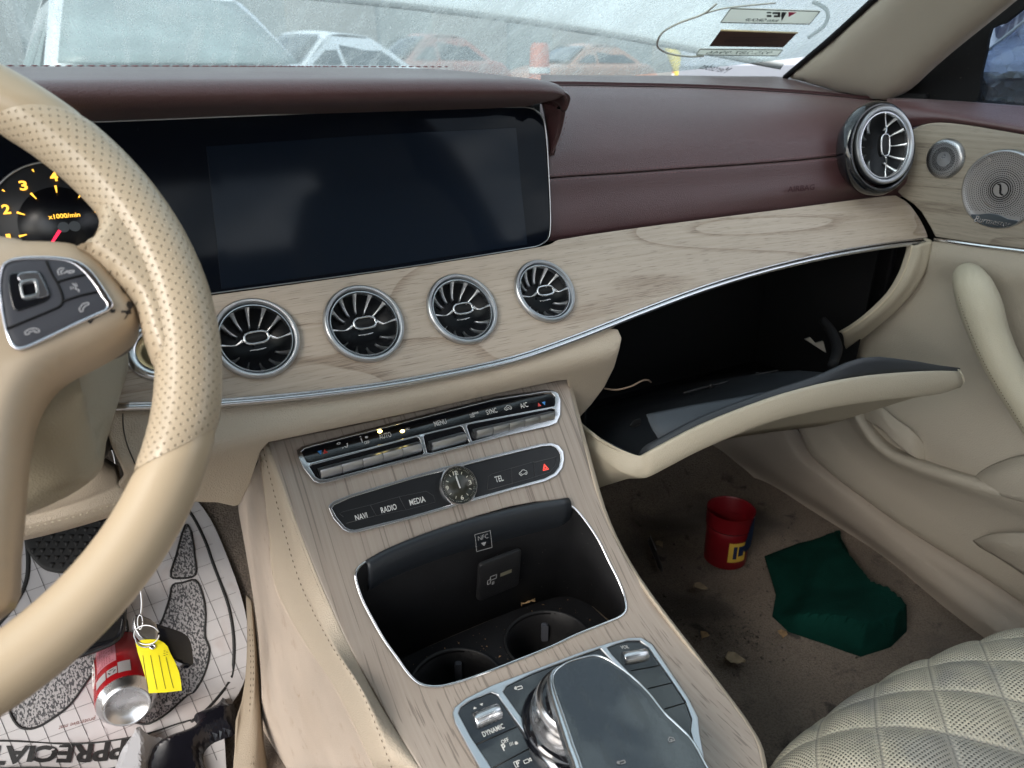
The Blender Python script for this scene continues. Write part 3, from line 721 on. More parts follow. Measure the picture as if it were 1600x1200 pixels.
def keys(p0, p1, n, hgt, parent):
    A_, N = mcon(*p0); B_, _ = mcon(*p1); x = (B_-A_); Lk = x.length; x.normalize()
    yv = N.cross(x).normalized()
    for k in range(n):
        a = Lk*(k+.5)/n; f2 = frame(A_+x*a+N*.001, x, yv, N); w2 = Lk/n-.0005
        prof2 = [(-hgt*.62, 0), (-hgt*.5, .0035), (-hgt*.2, .0072), (hgt*.08, .0082), (hgt*.3, .0070), (hgt*.45, .0035), (hgt*.62, .0005)]
        vs = []
        endl = (k == 0), (k == n-1)
        stt = [-w2/2, -w2/2+.0004, w2/2-.0004, w2/2]
        for q, xx in enumerate(stt):
            ins = .75 if q in (0, 3) else 1
            for (yy, zz) in prof2: vs.append(f2(xx, yy*(.985 if ins < 1 else 1), zz*(.98 if ins < 1 else 1)))
        m7 = len(prof2); fs = [(i*m7+j, (i+1)*m7+j, (i+1)*m7+j+1, i*m7+j+1) for i in range(3) for j in range(m7-1)]
        fs += [tuple(range(m7)), tuple(reversed(range(3*m7, 4*m7)))]
        o = mk('rocker_key', vs, fs, m_key, parent, True); edgesplit(o, 45)
keys((498, 741.5), (655, 699), 5, .0085, cl); keys((671, 698.5), (724.5, 683.5), 1, .0085, cl); keys((740, 679.5), (862, 650.5), 5, .0085, cl)
def mlift(h): return lambda x, y: (lambda P, N: (P+N*h, N))(*mcon(x, y))
mc2 = mlift(.0017)
A = Acc()
def tx(s, x, y, w_, h_, ang=-.245, m=mc2, bold=.01, acc=None, **k):
    f2, wd = onsurf(x-w_/2, y-w_/2*ang, x+w_/2, y+w_/2*ang, m, .0002) if False else onsurf(x-w_/2, y-w_/2*ang*1, x+w_/2, y+w_/2*ang*1, m, .0002)
    text(s, f2, wd, wd*h_/w_, acc=acc if acc is not None else A, bold=bold, **k)
tx('AUTO', 601, 682, 19, 8); tx('MENU', 687, 661.5, 19, 7.5); tx('SYNC', 767, 644, 16.5, 7); tx('A/C', 817.5, 634.5, 11.5, 7); tx('OFF', 572.5, 692.5, 8, 4.5); tx('REAR', 742, 646.5, 10, 3); tx('MAX', 636, 671.5, 7, 3)
def sym(x, y, prims, sc=.001, m=mc2, ang=-.245, acc=None):
    """little line drawings: each prim is a polyline (in millimetres)"""
    f2, _ = onsurf(x-6, y-6*ang, x+6, y+6*ang, m, .0002); T = acc if acc is not None else A
    for pl, wd in prims:
        for (a, b) in zip(pl[:-1], pl[1:]):
            dx, dy = b[0]-a[0], b[1]-a[1]; l = math.hypot(dx, dy) or 1; nx, ny = -dy/l*wd/2, dx/l*wd/2
            T.add([f2((a[0]+nx)*sc, (a[1]+ny)*sc), f2((a[0]-nx)*sc, (a[1]-ny)*sc), f2((b[0]-nx)*sc, (b[1]-ny)*sc), f2((b[0]+nx)*sc, (b[1]+ny)*sc)], [(0, 1, 2, 3)])
CAR = [([(-4, -1.2), (-4, .2), (-3, .8), (-1.6, 1.2), (-.4, 2.3), (1.6, 2.3), (2.8, 1.2), (3.8, .8), (4, -1.2), (3.4, -1.4)], .5), ([(-1.4, -1.4), (1.6, -1.4)], .5),
       ([(-2.4+.9*math.cos(k*.785), -1.4+.9*math.sin(k*.785)) for k in range(9)], .5), ([(2.5+.9*math.cos(k*.785), -1.4+.9*math.sin(k*.785)) for k in range(9)], .5)]
sym(792.5, 638.5, CAR+[([(-1.5, 0), (1.2, .2), (.6, .8)], .4)])
sym(736.5, 650.5, [([(-2, -1.5), (-2, 1.5), (2, 1.5), (2, -1.5), (-2, -1.5)], .45), ([(-1.2, .5), (1.2, .5)], .4), ([(-1.2, -.4), (1.2, -.4)], .4)])
sym(531, 695.5, [([(-3, 1), (-1, 2), (.6, 1.4), (-.6, .2), (-3, 1)], .6)]); sym(541, 698.5, [([(-2, 0), (0, -1), (1, .4), (1.4, 2.6)], .9), ([(-4.4, -1.4), (-3, -.2)], .8)])
sym(564, 688, [([(0, -3), (0, 1.5)], .9), ([(0, 2.4), (0, 3.2)], 1.2)]); sym(572, 684.5, [([(-1.4, 0), (-.2, 1), (-.2, -1), (-1.4, 0)], .6), ([(1.6, 0), (.4, 1), (.4, -1), (1.6, 0)], .6)])
A.mk('panel_lettering', m_print, cl)
for (x, y, sg) in ((503.5, 707.5, -1), (845, 632.5, 1)):
    for q, (dx, mm, up) in enumerate(((-4 if sg < 0 else 4, m_blue, -1), (4 if sg < 0 else -4, m_red, 1))):
        A = Acc(); f2, _ = onsurf(x+dx-3, y-dx*.245*1+.7, x+dx+3, y-dx*.245-.7, mc2, .0003)
        A.add([f2(-.0021, -up*.0018), f2(.0021, -up*.0018), f2(0, up*.0022)], [(0, 1, 2)]); A.mk('temperature_arrow', mm, cl)
for (x, y) in ((593, 675.5), (628, 675)):
    f2, _ = onsurf(x-4, y+1, x+4, y-1, mc2, .0003); A = Acc(); lathe('x', [(0, .0008), (.0014, .0006), (.0019, 0)], lambda a, b, c: f2(a*1.15, b*.8, c), None, n=16, acc=A); A.mk('indicator_lamp', m_led, cl)
# --- clock panel
KO = [(512.5, 794), (514, 789), (520, 784), (545, 774), (640, 745.5), (690, 731), (760, 714), (845, 694), (860, 693), (871, 696.5), (878.5, 706), (880, 718), (877, 732), (868, 744), (850, 753), (800, 766), (720, 789), (640, 812), (556, 833), (545, 833), (535, 828), (520, 811)]
def shrink(O, cx, cy, kx, ky): return [((a-cx)*kx+cx, (b-cy)*ky+cy) for a, b in O]
KI = [(518, 795), (521, 790.5), (546, 779), (640, 750.5), (760, 719), (845, 698.5), (859, 697.5), (867, 701), (873, 709), (874, 719), (871.5, 730), (864, 740), (849, 748), (800, 761.5), (720, 784), (640, 807), (556, 828), (547, 828), (538, 823.5), (525, 808)]
ck = plate('audio_panel', KO, [KI], mcon, .003, .0026, m_chrome, con, 14)
plate('panel_face', [(a+(1 if a < 690 else -1)*-1.5, b) for a, b in KI], [], mcon, .002, .0015, mat('button_black', (.014, .015, .017), .38, spec=.4, dirt=[(420, .72, (.16, .16, .16), .3)]), ck, 14, .0004)
A = Acc(); tx('NAVI', 563.5, 807.5, 18.5, 8.5, -.26); tx('RADIO', 606.5, 795, 24, 8.5, -.26); tx('MEDIA', 651, 783, 24, 8.5, -.26); tx('TEL', 778.5, 748.5, 12.5, 8, -.25)
sym(816, 739, CAR, .0011)
A.mk('panel_lettering', m_print, ck)
A = Acc()
for tri in (1.0, .52): 
    T = [(-3*tri, -2.2*tri), (3*tri, -2.2*tri), (0, 3.2*tri), (-3*tri, -2.2*tri)]; sym(850.5, 731, [(T, .7)], .0011)
A.mk('hazard_symbol', mat('hazard_red', (.9, .1, .08), .4, emit=((1, .08, .05), .25)), ck)
A = Acc()
def groove(l, m=None, w_=.0003, lift=.0017): tube('x', onp(l, Fcon, lift), w_, None, n=5, k=1, acc=A)
groove([(536, 808), (530, 803), (535, 800), (580, 789), (625, 776), (665, 768), (676, 775), (679, 784)]); groove([(578, 790), (587, 806)]); groove([(623, 777), (634, 798)]); groove([(540, 818), (587, 806), (634, 797), (679, 785)])
groove([(760, 767), (762, 745), (768, 741), (798, 732), (799, 757)]); groove([(798, 732), (833, 722), (834, 746)]); groove([(834, 723), (868, 714), (866, 728), (858, 738), (834, 746), (762, 766)])
A.mk('key_joints', mat('joint_grey', (.05, .05, .055), .4), ck)
CP, CN = mcon(714, 759.5); cxv = (mcon(744, 752)[0]-mcon(684, 767)[0]).normalized(); cfr = frame(CP+CN*.004, cxv, CN.cross(cxv), CN)
clk = lathe('clock', [(.0185, -.004), (.0185, .0015), (.0178, .0028), (.0170, .0028), (.0163, .0012), (.0163, -.001)], cfr, m_bright, con, n=64, label='small round analogue clock set between the switches')
lathe('clock_face', [(0, .0004), (.0165, .0004), (.0165, -.002)], cfr, mat('clock_face', (.035, .035, .026), .3), clk, n=48, sharp=False)
A = Acc()
for k in range(60):
    a = R_(90-6*k); c, s = math.cos(a), math.sin(a)
    big_ = k % 5 == 0; r0, r1, wq = ((.0105, .013, .0003) if big_ else (.0148, .0156, .00016))
    if big_ and k % 15 == 0: continue
    A.add([cfr(r0*c+wq*s, r0*s-wq*c, .0008), cfr(r0*c-wq*s, r0*s+wq*c, .0008), cfr(r1*c-wq*s, r1*s+wq*c, .0008), cfr(r1*c+wq*s, r1*s-wq*c, .0008)], [(0, 1, 2, 3)])
for s_, a in (('12', 90), ('3', 0), ('6', -90), ('9', 180)):
    c, s = math.cos(R_(a)), math.sin(R_(a)); text(s_, lambda x, y, c=c, s=s: cfr(.0117*c+x, .0117*s+y, .0008), .0052 if len(s_) > 1 else .0030, .0040, acc=A, bold=.015)
A.mk('clock_numerals', mat('clock_cream', (.62, .60, .50), .5), clk)
for nm, a, l, wq, h in (('hour_hand', 97, .0085, .0007, .0012), ('minute_hand', 93, .0135, .0005, .0018)):
    c, s = math.cos(R_(a)), math.sin(R_(a)); A = Acc()
    A.add([cfr(-.003*c+wq*s, -.003*s-wq*c, h), cfr(-.003*c-wq*s, -.003*s+wq*c, h), cfr(l*c-wq*.6*s, l*s+wq*.6*c, h), cfr(l*c+wq*.6*s, l*s-wq*.6*c, h)], [(0, 1, 2, 3)]); A.mk(nm, m_print, clk)
# --- controller area
SO = [(706, 1117), (709, 1108), (726, 1094), (768, 1073), (830, 1050), (907, 1021), (950, 1007), (980, 999.5), (1001, 999), (1018, 1010), (1050, 1058), (1075, 1095), (1090, 1125), (1092, 1148), (1100, 1190), (1120, 1250), (776, 1250), (735, 1178), (710, 1132)]
SH = [[(715, 1117), (719, 1108), (735, 1097), (766, 1084.5), (777, 1089), (783, 1099), (852, 1194), (888, 1246), (792, 1246), (762, 1195), (735, 1155)],
      [(785, 1084), (792, 1074), (830, 1056), (890, 1033), (937, 1016), (950, 1030), (1010, 1090), (1055, 1150), (1105, 1246), (905, 1246), (858, 1185), (800, 1105)],
      [(947, 1015), (962, 1009), (978, 1004.5), (998, 1004), (1012, 1014), (1045, 1062), (1070, 1100), (1080, 1128), (1078, 1146), (1090, 1190), (1108, 1240), (1062, 1150), (1014, 1088), (955, 1026)]]
sel = plate('controller_panel', SO, SH, mcon, .004, .0034, m_alu, con, 16, .0008)
plate('panel_face', shrink(SO, 920, 1150, .985, .97), [], mcon, .003, .0018, m_gloss, sel, 18, .0005)
mc3 = mlift(.002)
def roller(p0, p1, rad, parent):
    A_, N = mcon(*p0); B_, _ = mcon(*p1); x = (B_-A_).normalized(); Lk = (B_-A_).length; yv = N.cross(x).normalized(); c0 = (A_+B_)/2+N*.001
    o = tube('thumb_roller', [c0-x*Lk/2, c0-x*(Lk/2-.001), c0+x*(Lk/2-.001), c0+x*Lk/2], [rad*.88, rad, rad, rad*.88], m_chrome, parent, n=40, k=1); edgesplit(o, 40)
    A = Acc(); n1 = 9; m_ = int(Lk*.72/.0011)
    for i in range(n1):
        a = R_(-72+i*13-4)
        for j in range(m_):
            xx = -Lk*.36+j*.0011; c = math.cos(a); s = math.sin(a); P = c0+x*xx-yv*(-s*rad)+N*(c*rad); e = .0004
            nn = (yv*s+N*c); tt = x.cross(nn)
            A.add([P+x*e+tt*e, P-x*e+tt*e, P-x*e-tt*e, P+x*e-tt*e, P+nn*.0004], [(0, 1, 4), (1, 2, 4), (2, 3, 4), (3, 0, 4)])
    A.mk('knurling', m_bright, o)
roller((740, 1129), (780, 1112), .0068, sel); roller((973, 1031), (1010, 1024), .0060, sel)
A = Acc()
tx('DYNAMIC', 770, 1143, 33, 7.5, -.42, mc3); tx('OFF', 788.5, 1160, 11, 6, -.42, mc3); tx('P', 787, 1170, 5.5, 10, -.42, mc3, bold=.03); tx('VOL', 975, 1013, 12.5, 5, -.1, mc3)
sym(798, 1165, [([(-1.2, -1.4), (-.6, 1.4)], .4), ([(0, -1.4), (.6, 1.4)], .4), ([(1.2, -1.4), (1.8, 1.4)], .4)], .001, mc3, -.42); sym(806, 1163, [([(-1.1, -1), (1.1, -1), (0, 1), (-1.1, -1)], 1)], .001, mc3, -.42)
sym(741, 1108, [([(-1.3, -.5), (1.3, -.5)], .8), ([(-.5, .3), (.5, .3)], .9)], .001, mc3, -.42); sym(752, 1103, [([(-1.3, .5), (1.3, .5)], .8), ([(-.5, -.3), (.5, -.3)], .9)], .001, mc3, -.42)
sym(809, 1076, [([(-4, 0), (-2.2, 1.4), (-2.2, -1.4), (-4, 0)], .9), ([(-2.5, .6), (3.6, .6), (3.6, -2), (-1.5, -2)], .7)], .0009, mc3, -.32)
tx('P', 809, 1196, 4.5, 7, -.42, mc3, bold=.03); sym(812, 1194, [([(-2, -2.4), (-4.6, -2.4), (-4.6, 2), (.4, 2), (.4, 1.2)], .6)], .001, mc3, -.42); sym(822, 1192, [([(-2, -1.4), (-2, 1.2), (2, 1.2), (2, -1.4), (-2, -1.4)], .6), ([(2, 0), (4, 1.4), (4, -1.4), (2, 0)], .7)], .001, mc3, -.42)
A.mk('panel_lettering', m_print, sel)
A = Acc()
for l in ([(744, 1165), (806, 1138)], [(770, 1202), (826, 1172)], [(985, 1050), (1040, 1040)], [(1012, 1078), (1058, 1067)], [(1038, 1110), (1078, 1098)], [(792, 1245), (850, 1208)]): groove(l, w_=.0005, lift=.0019)
A.mk('key_joints', mat('joint_black', (.002, .002, .002), .6), sel)
KP = V((.2745, .352, 0)); KP.z = lerp(PR, KP.y)+.002; kn_ = (V((0, -.25, 1))).normalized(); kx = V((1, 0, 0)); kf = frame(KP, kx, kn_.cross(kx), kn_)
lathe('knob_base', [(.037, 0), (.0385, .003), (.037, .006), (.030, .008)], kf, m_gloss, sel, n=64, sharp=False)
kb = lathe('rotary_knob', [(.0315, .004), (.0325, .006), (.0325, .022), (.0315, .024), (.0318, .026), (.0300, .034), (.0280, .036), (.0262, .0345)], kf, m_chrome, con, n=80, label='chrome rotary controller ring with knurled skirt')
lathe('knob_cap', [(0, .033), (.0264, .0345), (.0264, .02)], kf, m_gloss, kb, n=64, sharp=False)
A = Acc()
for k in range(150):
    a = 2*math.pi*k/150; c, s = math.cos(a), math.sin(a)
    for j in range(7):
        h = .0075+j*.002; r = .0326; e = .00045
        A.add([kf(r*c+e*s, r*s-e*c, h), kf(r*c-e*s, r*s+e*c, h), kf(r*c, r*s, h+e*1.4), kf(r*c, r*s, h-e*1.4), kf((r+.0004)*c, (r+.0004)*s, h)], [(0, 2, 4), (2, 1, 4), (1, 3, 4), (3, 0, 4)])
A.mk('knurling', m_chrome, kb)
# touchpad standing over the knob
TP0 = V((.278, .306, -.436)); TN = V((.0, -.10, 1)).normalized(); mtp = plane_map(TP0, TN)
TO = [(857, 1072), (856, 1056), (862, 1044), (880, 1034), (905, 1027), (930, 1022), (942, 1024), (957, 1032), (990, 1055), (1018, 1084), (1040, 1112), (1062, 1132), (1082, 1152), (1100, 1182), (1125, 1250), (925, 1250), (893, 1185), (874, 1130), (862, 1092)]
TI = [(864, 1071), (864, 1058), (870, 1048), (884, 1038), (905, 1030.5), (928, 1026), (940, 1028), (954, 1035), (986, 1058), (1014, 1086), (1036, 1114), (1058, 1135), (1077, 1154), (1095, 1184), (1119, 1250), (936, 1250), (903, 1185), (884, 1131), (870, 1091)]
tp = sheet('touchpad', sm(TO, 3), mtp, 14, m_chrome, con, thick=.012, bevel=.0022, bseg=3, label='glass topped touchpad in a chrome frame above the rotary controller')
TC = sum((V((a, b)) for a, b in TI), V((0, 0)))/len(TI)
sheet('touchpad_glass', sm(TI, 3), mtp, 12, mat('touch_glass', (.006, .008, .011), .035, spec=1.0, coat=.35, dirt=[(180, .70, (.14, .14, .14), .15)]), tp, thick=.001, lift=.0012, bevel=.0004)
tube('glass_rim', [P+TN*.0012 for P in [mtp(a, b)[0] for a, b in sm(TI, 3)]], .0008, m_bright, tp, n=6, k=1, closed=True)
A = Acc(); mt2 = lambda x, y: (lambda P, N: (P+N*.0016, N))(*mtp(x, y))
sym(1048, 1158, [([(-2.4, -1.6), (-2.4, .4), (0, 2.4), (2.4, .4), (2.4, -1.6), (-2.4, -1.6)], .5), ([(-.6, -1.5), (-.6, 0), (.6, 0), (.6, -1.5)], .5)], .0009, mt2, -.3); sym(970, 1193, [([(-3.4, 0), (-1.8, 1.2), (-1.8, -1.2), (-3.4, 0)], .8), ([(-2, .5), (3, .5), (3, -1.6), (-1, -1.6)], .6)], .0009, mt2, -.3)
A.mk('touch_symbols', m_printd, tp)
# pedestal under the touchpad
rbox('touchpad_stand', frame((.279, .275, -.499), (1, 0, 0), (0, 1, 0), (0, 0, 1)), .07, .07, .05, .02, m_gloss, tp)
# --- leather side of the console, driver side
ce = [(419, 690), (440, 750), (470, 833), (507, 925), (552, 1020), (602, 1112), (664, 1212)]
st_ = [(412, 700), (427, 760), (444, 825), (472, 915), (517, 1005), (568, 1085), (618, 1212)]
bo = [(405, 712), (413, 775), (421, 840), (430, 915), (474, 1000), (530, 1085), (590, 1212)]
lo_ = [(372, 795), (382, 850), (392, 910), (402, 980), (408, 1060), (409, 1130), (410, 1215)]
r0 = [hit(a, b, Fcon)+V((-.0005, 0, -.001)) for a, b in ce]
r1 = [pX(a, b, x) for (a, b), x in zip(st_, (.1165, .1165, .117, .119, .123, .130, .137))]
r2 = [pX(a, b, x) for (a, b), x in zip(bo, (.112, .112, .112, .113, .116, .122, .130))]
loft('side_leather', [[p+V((.002, 0, -.004)) for p in r0], r0, [(p+q)/2+V((-.001, 0, .003)) for p, q in zip(r0, r1)], r1, r2, [p+V((.003, .0, -.006)) for p in r2]], m_beige, con, 4, 5, .003)
A = Acc(); stitch('x', cat([p+V((-.0008, -.0005, .0008)) for p in r1], 10), None, None, ln=.003, gap=.0022, r=.00038, acc=A); A.mk('side_stitching', m_dthread, con)
r4 = [pX(a, b, x) for (a, b), x in zip(lo_, (.130, .125, .122, .118, .10, .093, .088))]
r3 = [(p*2+q)/3+V((-.002, 0, 0)) for p, q in zip(r2, r4)]; r35 = [(p+q*2)/3+V((-.001, 0, 0)) for p, q in zip(r2, r4)]
loft('side_carpet', [[p+V((.003, 0, .004)) for p in r2], [p+V((-.0005, 0, -.004)) for p in r2], r3, r35, r4, [p+V((.004, .01, -.06)) for p in r4]], m_suede, con, 4, 6, .003)
# passenger flank of the console (plain drop to the carpet)
er = [hit(a, b, Fcon) for a, b in [(1196, 1215), (1180, 1152), (1100, 1040), (995, 900), (948, 812), (918, 715), (886, 592)]]
loft('console_flank', [er, [p+V((.006, 0, -.006)) for p in er], [p+V((.006, 0, -.03)) for p in er], [V((p.x+.012, p.y, -.72)) for p in er]], m_beige, con, 4, 4, .003)
# ================================================================== FLOOR
def zfl(y): return -.72+max(0, y-.80)*.9
def Ffl(P): return P.z-zfl(P.y)
mfl = smap(Ffl)
m_floor = mat('dirty_carpet', (.19, .155, .125), .95, spec=.15, nz=(6, .25), bump=(450, .003), dirt=[(420, .48, (.09, .072, .058), .6), (5, .52, (.055, .048, .042), .75), (26, .60, (.03, .027, .024), .8), (120, .68, (.02, .018, .015), .8), (60, .70, (.30, .24, .18), .5)], sheen=.1)
vs = []; fs = []; nx, ny = 60, 50
for i in range(nx):
    for j in range(ny):
        x = -.85+2.0*i/(nx-1); y = -.6+1.75*j/(ny-1); vs.append(V((x, y, zfl(y)-.012*(1 if x < .12 else 0)+.003*math.sin(x*23)*math.cos(y*19))))
fs = [(i*ny+j, (i+1)*ny+j, (i+1)*ny+j+1, i*ny+j+1) for i in range(nx-1) for j in range(ny-1)]
o = mk('floor', vs, fs, m_floor, None, origin=(.2, .3, -.72)); tag(o, 'worn and stained beige carpet of the footwells', 'floor', kind='structure')
o = mk('bulkhead', [V(p) for p in ((-.85, 1.13, -.8), (1.15, 1.13, -.8), (1.15, 1.13, -.02), (-.85, 1.13, -.02))], [(0, 1, 2, 3)], m_soft, None, origin=(.2, 1.13, -.4)); solid(o, .01); o['kind'] = 'structure'; tag(o, 'black bulkhead behind the pedals', 'bulkhead')
def slab(name, x0, x1, y0, y1, z0, z1, m, parent, r=.01):
    fr = frame(((x0+x1)/2, (y0+y1)/2, z0), (1, 0, 0), (0, 1, 0), (0, 0, 1)); return rbox(name, fr, x1-x0, y1-y0, z1-z0, r, m, parent)
slab('dash_light_block', -.85, .47, .70, 1.10, -.32, -.03, m_soft, dash)  # black filler boxes added behind the trim to block light
slab('dash_light_block', .47, 1.0, .84, 1.10, -.40, -.04, m_soft, dash)
slab('dash_light_block', .472, .99, .70, .838, -.165, -.09, m_soft, dash)

# ================================================================== STEERING WHEEL
WC = V((-.117, .432, -.12)); WT = .62; wx = V((1, 0, 0)); wy = V((0, math.sin(WT), math.cos(WT))); wn_ = V((0, -math.cos(WT), math.sin(WT)))
m_whl = mat('worn_wheel_leather', (.53, .42, .29), .29, spec=.5, nz=(7, .06), bump=(1500, .00005), dirt=[(12, .58, (.44, .33, .20), .35)])
m_whp = perforated('perforated_wheel_leather', (.52, .42, .30), .31, .0056, .10, hole=(.36, .275, .19))
wheel = thing('steering_wheel', WC, 'worn cream leather steering wheel with perforated grips and a switch pad', 'steering wheel')
def wf_(a, b, c=0): return WC+wx*a+wy*b+wn_*c
RR = .170; rr_ = .0168
def rimseg(name, t0, k0, t1, k1, m, rad=rr_):
    vs = []; uv = []; n = 36; steps = max(6, int(abs(t1-t0)/2))
    for i in range(steps+1):
        f = i/steps
        for j in range(n):
            ph = 2*math.pi*j/n; a0 = t0+k0*math.cos(ph); a1 = t1+k1*math.cos(ph); a = R_(a0+(a1-a0)*f)
            e = .0007 if i in (0, steps) else 0
            r = RR+(rad-e)*math.cos(ph)*1.0; z = (rad-e)*1.06*math.sin(ph)
            vs.append(wf_(r*math.cos(a), r*math.sin(a), z)); uv.append((a*RR, ph*rad))
    fs = [(i*n+j, (i+1)*n+j, (i+1)*n+(j+1) % n, i*n+(j+1) % n) for i in range(steps) for j in range(n)]
    return mk(name, vs, fs, m, wheel, True, uv)
rimseg('grip', -28.5, 5.2, 42.5, -5.6, m_whp, .0171)
rimseg('rim', -150, 0, -28.3, 5.2, m_whl, .0166)
rimseg('rim', 42.3, -5.6, 210, 0, m_whl, .0166)
mw0 = plane_map(WC+wn_*.002, wn_); mw1 = plane_map(WC-wn_*.006, wn_)
sheet('grip_web', sm([(128, 285), (149, 318), (155, 345), (148, 368), (130, 382), (108, 387), (140, 400), (185, 442), (210, 474), (219, 498), (226, 525), (246, 570), (275, 560), (290, 480), (250, 370), (200, 300), (160, 275)], 3), mw0, 9, m_whp, wheel, thick=.012, pillow=.011, pw=26, uvf=lambda P, x, y: ((P-WC).dot(wx), (P-WC).dot(wy)))
spo = [(-90, 377), (40, 379), (112, 384), (150, 403), (185, 441), (207, 471), (217, 489), (215, 503), (206, 514), (180, 533), (150, 550), (115, 567), (84, 588), (58, 622), (42, 665), (33, 730), (27, 800), (20, 870), (10, 950), (-90, 990)]
m_pad = mat('smooth_wheel_cover', (.49, .40, .30), .42, spec=.45, nz=(6, .05), bump=(1500, .00005), dirt=[(16, .6, (.36, .27, .17), .4)])
spoke = sheet('spoke_cover', sm(spo, 3), mw1, 9, m_pad, wheel, thick=.03, pillow=.016, pw=46)
mw2 = plane_map(WC+wn_*.0105, wn_)
bo_ = [(1, 418), (10, 408), (30, 402), (60, 400.5), (92, 401.5), (120, 407), (140, 420), (158, 443), (172, 465), (177, 474), (175, 482), (164, 489), (120, 509), (62, 537), (38, 547), (25, 547), (15, 538), (7, 515), (0, 480), (-3, 448)]
bi_ = [(5, 422), (13, 412), (33, 407.5), (60, 406.5), (86, 407.5), (110, 412), (128, 424), (146, 445), (159, 466), (166.5, 476), (164, 483), (152, 488.5), (112, 507), (60, 532), (37, 541.5), (27, 541.5), (19, 533), (11, 512), (5, 480), (1.5, 448)]
bz = sheet('switch_bezel', sm(bo_, 3), mw2, 8, mat('bright_bezel', (.80, .79, .84), .16, 1, rnz=(40, .05)), spoke, holes=[sm(bi_, 3)], thick=.006, lift=.0012, bevel=.0009)
swm = mat('switch_grey', (.045, .047, .058), .45, spec=.45, rnz=(30, .06), dirt=[(200, .7, (.14, .13, .13), .3)])
swp = sheet('switch_pad', sm(bo_, 3), mw2, 10, swm, spoke, thick=.006, lift=-.0003, pillow=.001, pw=20)
mw3 = plane_map(WC+wn_*.0114, wn_)
A = Acc()
def gl(pts, r=.0005, mm=mw3): tube('x', [mm(a, b)[0] for a, b in pts], r, None, n=5, k=3, acc=A)
gl([(72, 408), (82, 430), (89, 441)], .0006); gl([(88, 441), (112, 434), (133, 429)], .0006); gl([(89, 441), (96, 458), (98, 470), (94, 478), (80, 485), (12, 513)], .0006); gl([(98, 471), (125, 462), (152, 456)], .0006)
A.mk('switch_joints', m_soft, spoke)
joy = sheet('rocker_frame', sm([(14, 430), (20, 426), (58, 423), (65, 427), (73, 443), (79, 458), (78, 466), (70, 472), (30, 486), (22, 484), (17, 470), (13, 445)], 2), mw3, 6, m_gloss, swp, thick=.002, lift=.0004, bevel=.0005)
sheet('rocker_face', sm([(30, 428), (57, 425), (63, 430), (76, 458), (74, 464), (55, 466), (60, 445), (55, 438), (34, 441), (28, 436)], 2), mw3, 6, mat('rocker_metal', (.42, .43, .47), .18, .9), joy, thick=.001, lift=.0012, bevel=.0004)
sheet('rocker_centre', sm([(31, 446), (35, 441), (54, 438), (59, 442), (62, 460), (59, 465), (41, 469), (35, 466)], 2), mw3, 6, m_chrome, joy, holes=[sm([(35, 447.5), (38, 444.5), (52, 442), (55, 445), (57, 458), (55, 461), (42, 464.5), (38, 463)], 2)], thick=.002, lift=.002, bevel=.0003)
A = Acc(); S_ = .001
sym(103, 424, [([(-3.4, -1.8), (-3.6, .6), (-2.2, 2), (-.4, 1.6)], .5), ([(-2.2, -1.6), (-2.2, .4), (-1, .8)], .5), ([(-1.4, -1), (.4, -.4), (.4, .6)], .5), ([(1, -1.2), (3.4, -1), (3.6, 0), (1.2, 0), (1, -1.2)], .5)], S_, mw3, -.1, A)
sym(118, 450, [([(-1, 2.6), (.2, 1), (0, -.8), (1.4, -1.2), (1, -2.4)], .5), ([(-1, -.4), (-1, .8)], .4), ([(-2, -.6), (-2, 1)], .4), ([(.4, 2.6), (1, .6)], .4)], S_, mw3, -.1, A)
sym(133, 480, [([(-2.4, -2.4), (-2.8, -.6), (-.8, 1.8), (1.6, 2.4), (2, 1.2), (.4, .8), (-1.2, -.8), (-1.2, -2), (-2.4, -2.4)], .45)], S_, mw3, -.1, A)
sym(50, 518, [([(-3, -1), (-3, .4), (-1, 1.4), (1.4, 1.4), (3, .4), (3, -1), (1.4, -1), (1.2, 0), (-1.2, 0), (-1.4, -1), (-3, -1)], .45)], S_, mw3, -.2, A)
A.mk('switch_symbols', mat('switch_print', (.45, .45, .47), .6), spoke)
# worn-through spots on the spoke
def onobj(pxs, base_w, pil, m, nm, parent, polys_o, pw):
    o_ = sm(polys_o, 3)
    def mp2(x, y):
        P, N = base_w(x, y); t = min(1, dpoly(x, y, [o_])/pw); return P+N*(pil*math.sqrt(max(0, 1-(1-t)**2))+.0003), N
    return sheet(nm, pxs, mp2, 3, m, parent, thick=.0002)
m_worn = mat('worn_patch', (.018, .015, .017), .7)
for pl in ([(200, 482), (205, 479), (209, 482), (208, 490), (205, 494), (206, 500), (201, 502), (198, 507), (194, 510), (199, 503), (196, 501), (190, 502), (191, 499), (199, 498), (202, 495), (198, 490)], [(173, 496), (177, 499), (182, 498), (181, 503), (175, 504)], [(140, 518), (146, 516), (152, 508), (158, 506), (158, 510), (150, 514), (144, 521)]):
    onobj(pl, mw1, .016, m_worn, 'worn_spot', spoke, spo, 46)
mw4 = plane_map(WC-wn_*.035, wn_)
sheet('shift_paddle', sm([(120, 545), (160, 520), (200, 505), (213, 512), (213, 528), (203, 543), (184, 554), (162, 558), (152, 552)], 3), mw4, 8, mat('paddle_grey', (.11, .10, .095), .35, .4), wheel, thick=.008, bevel=.002)
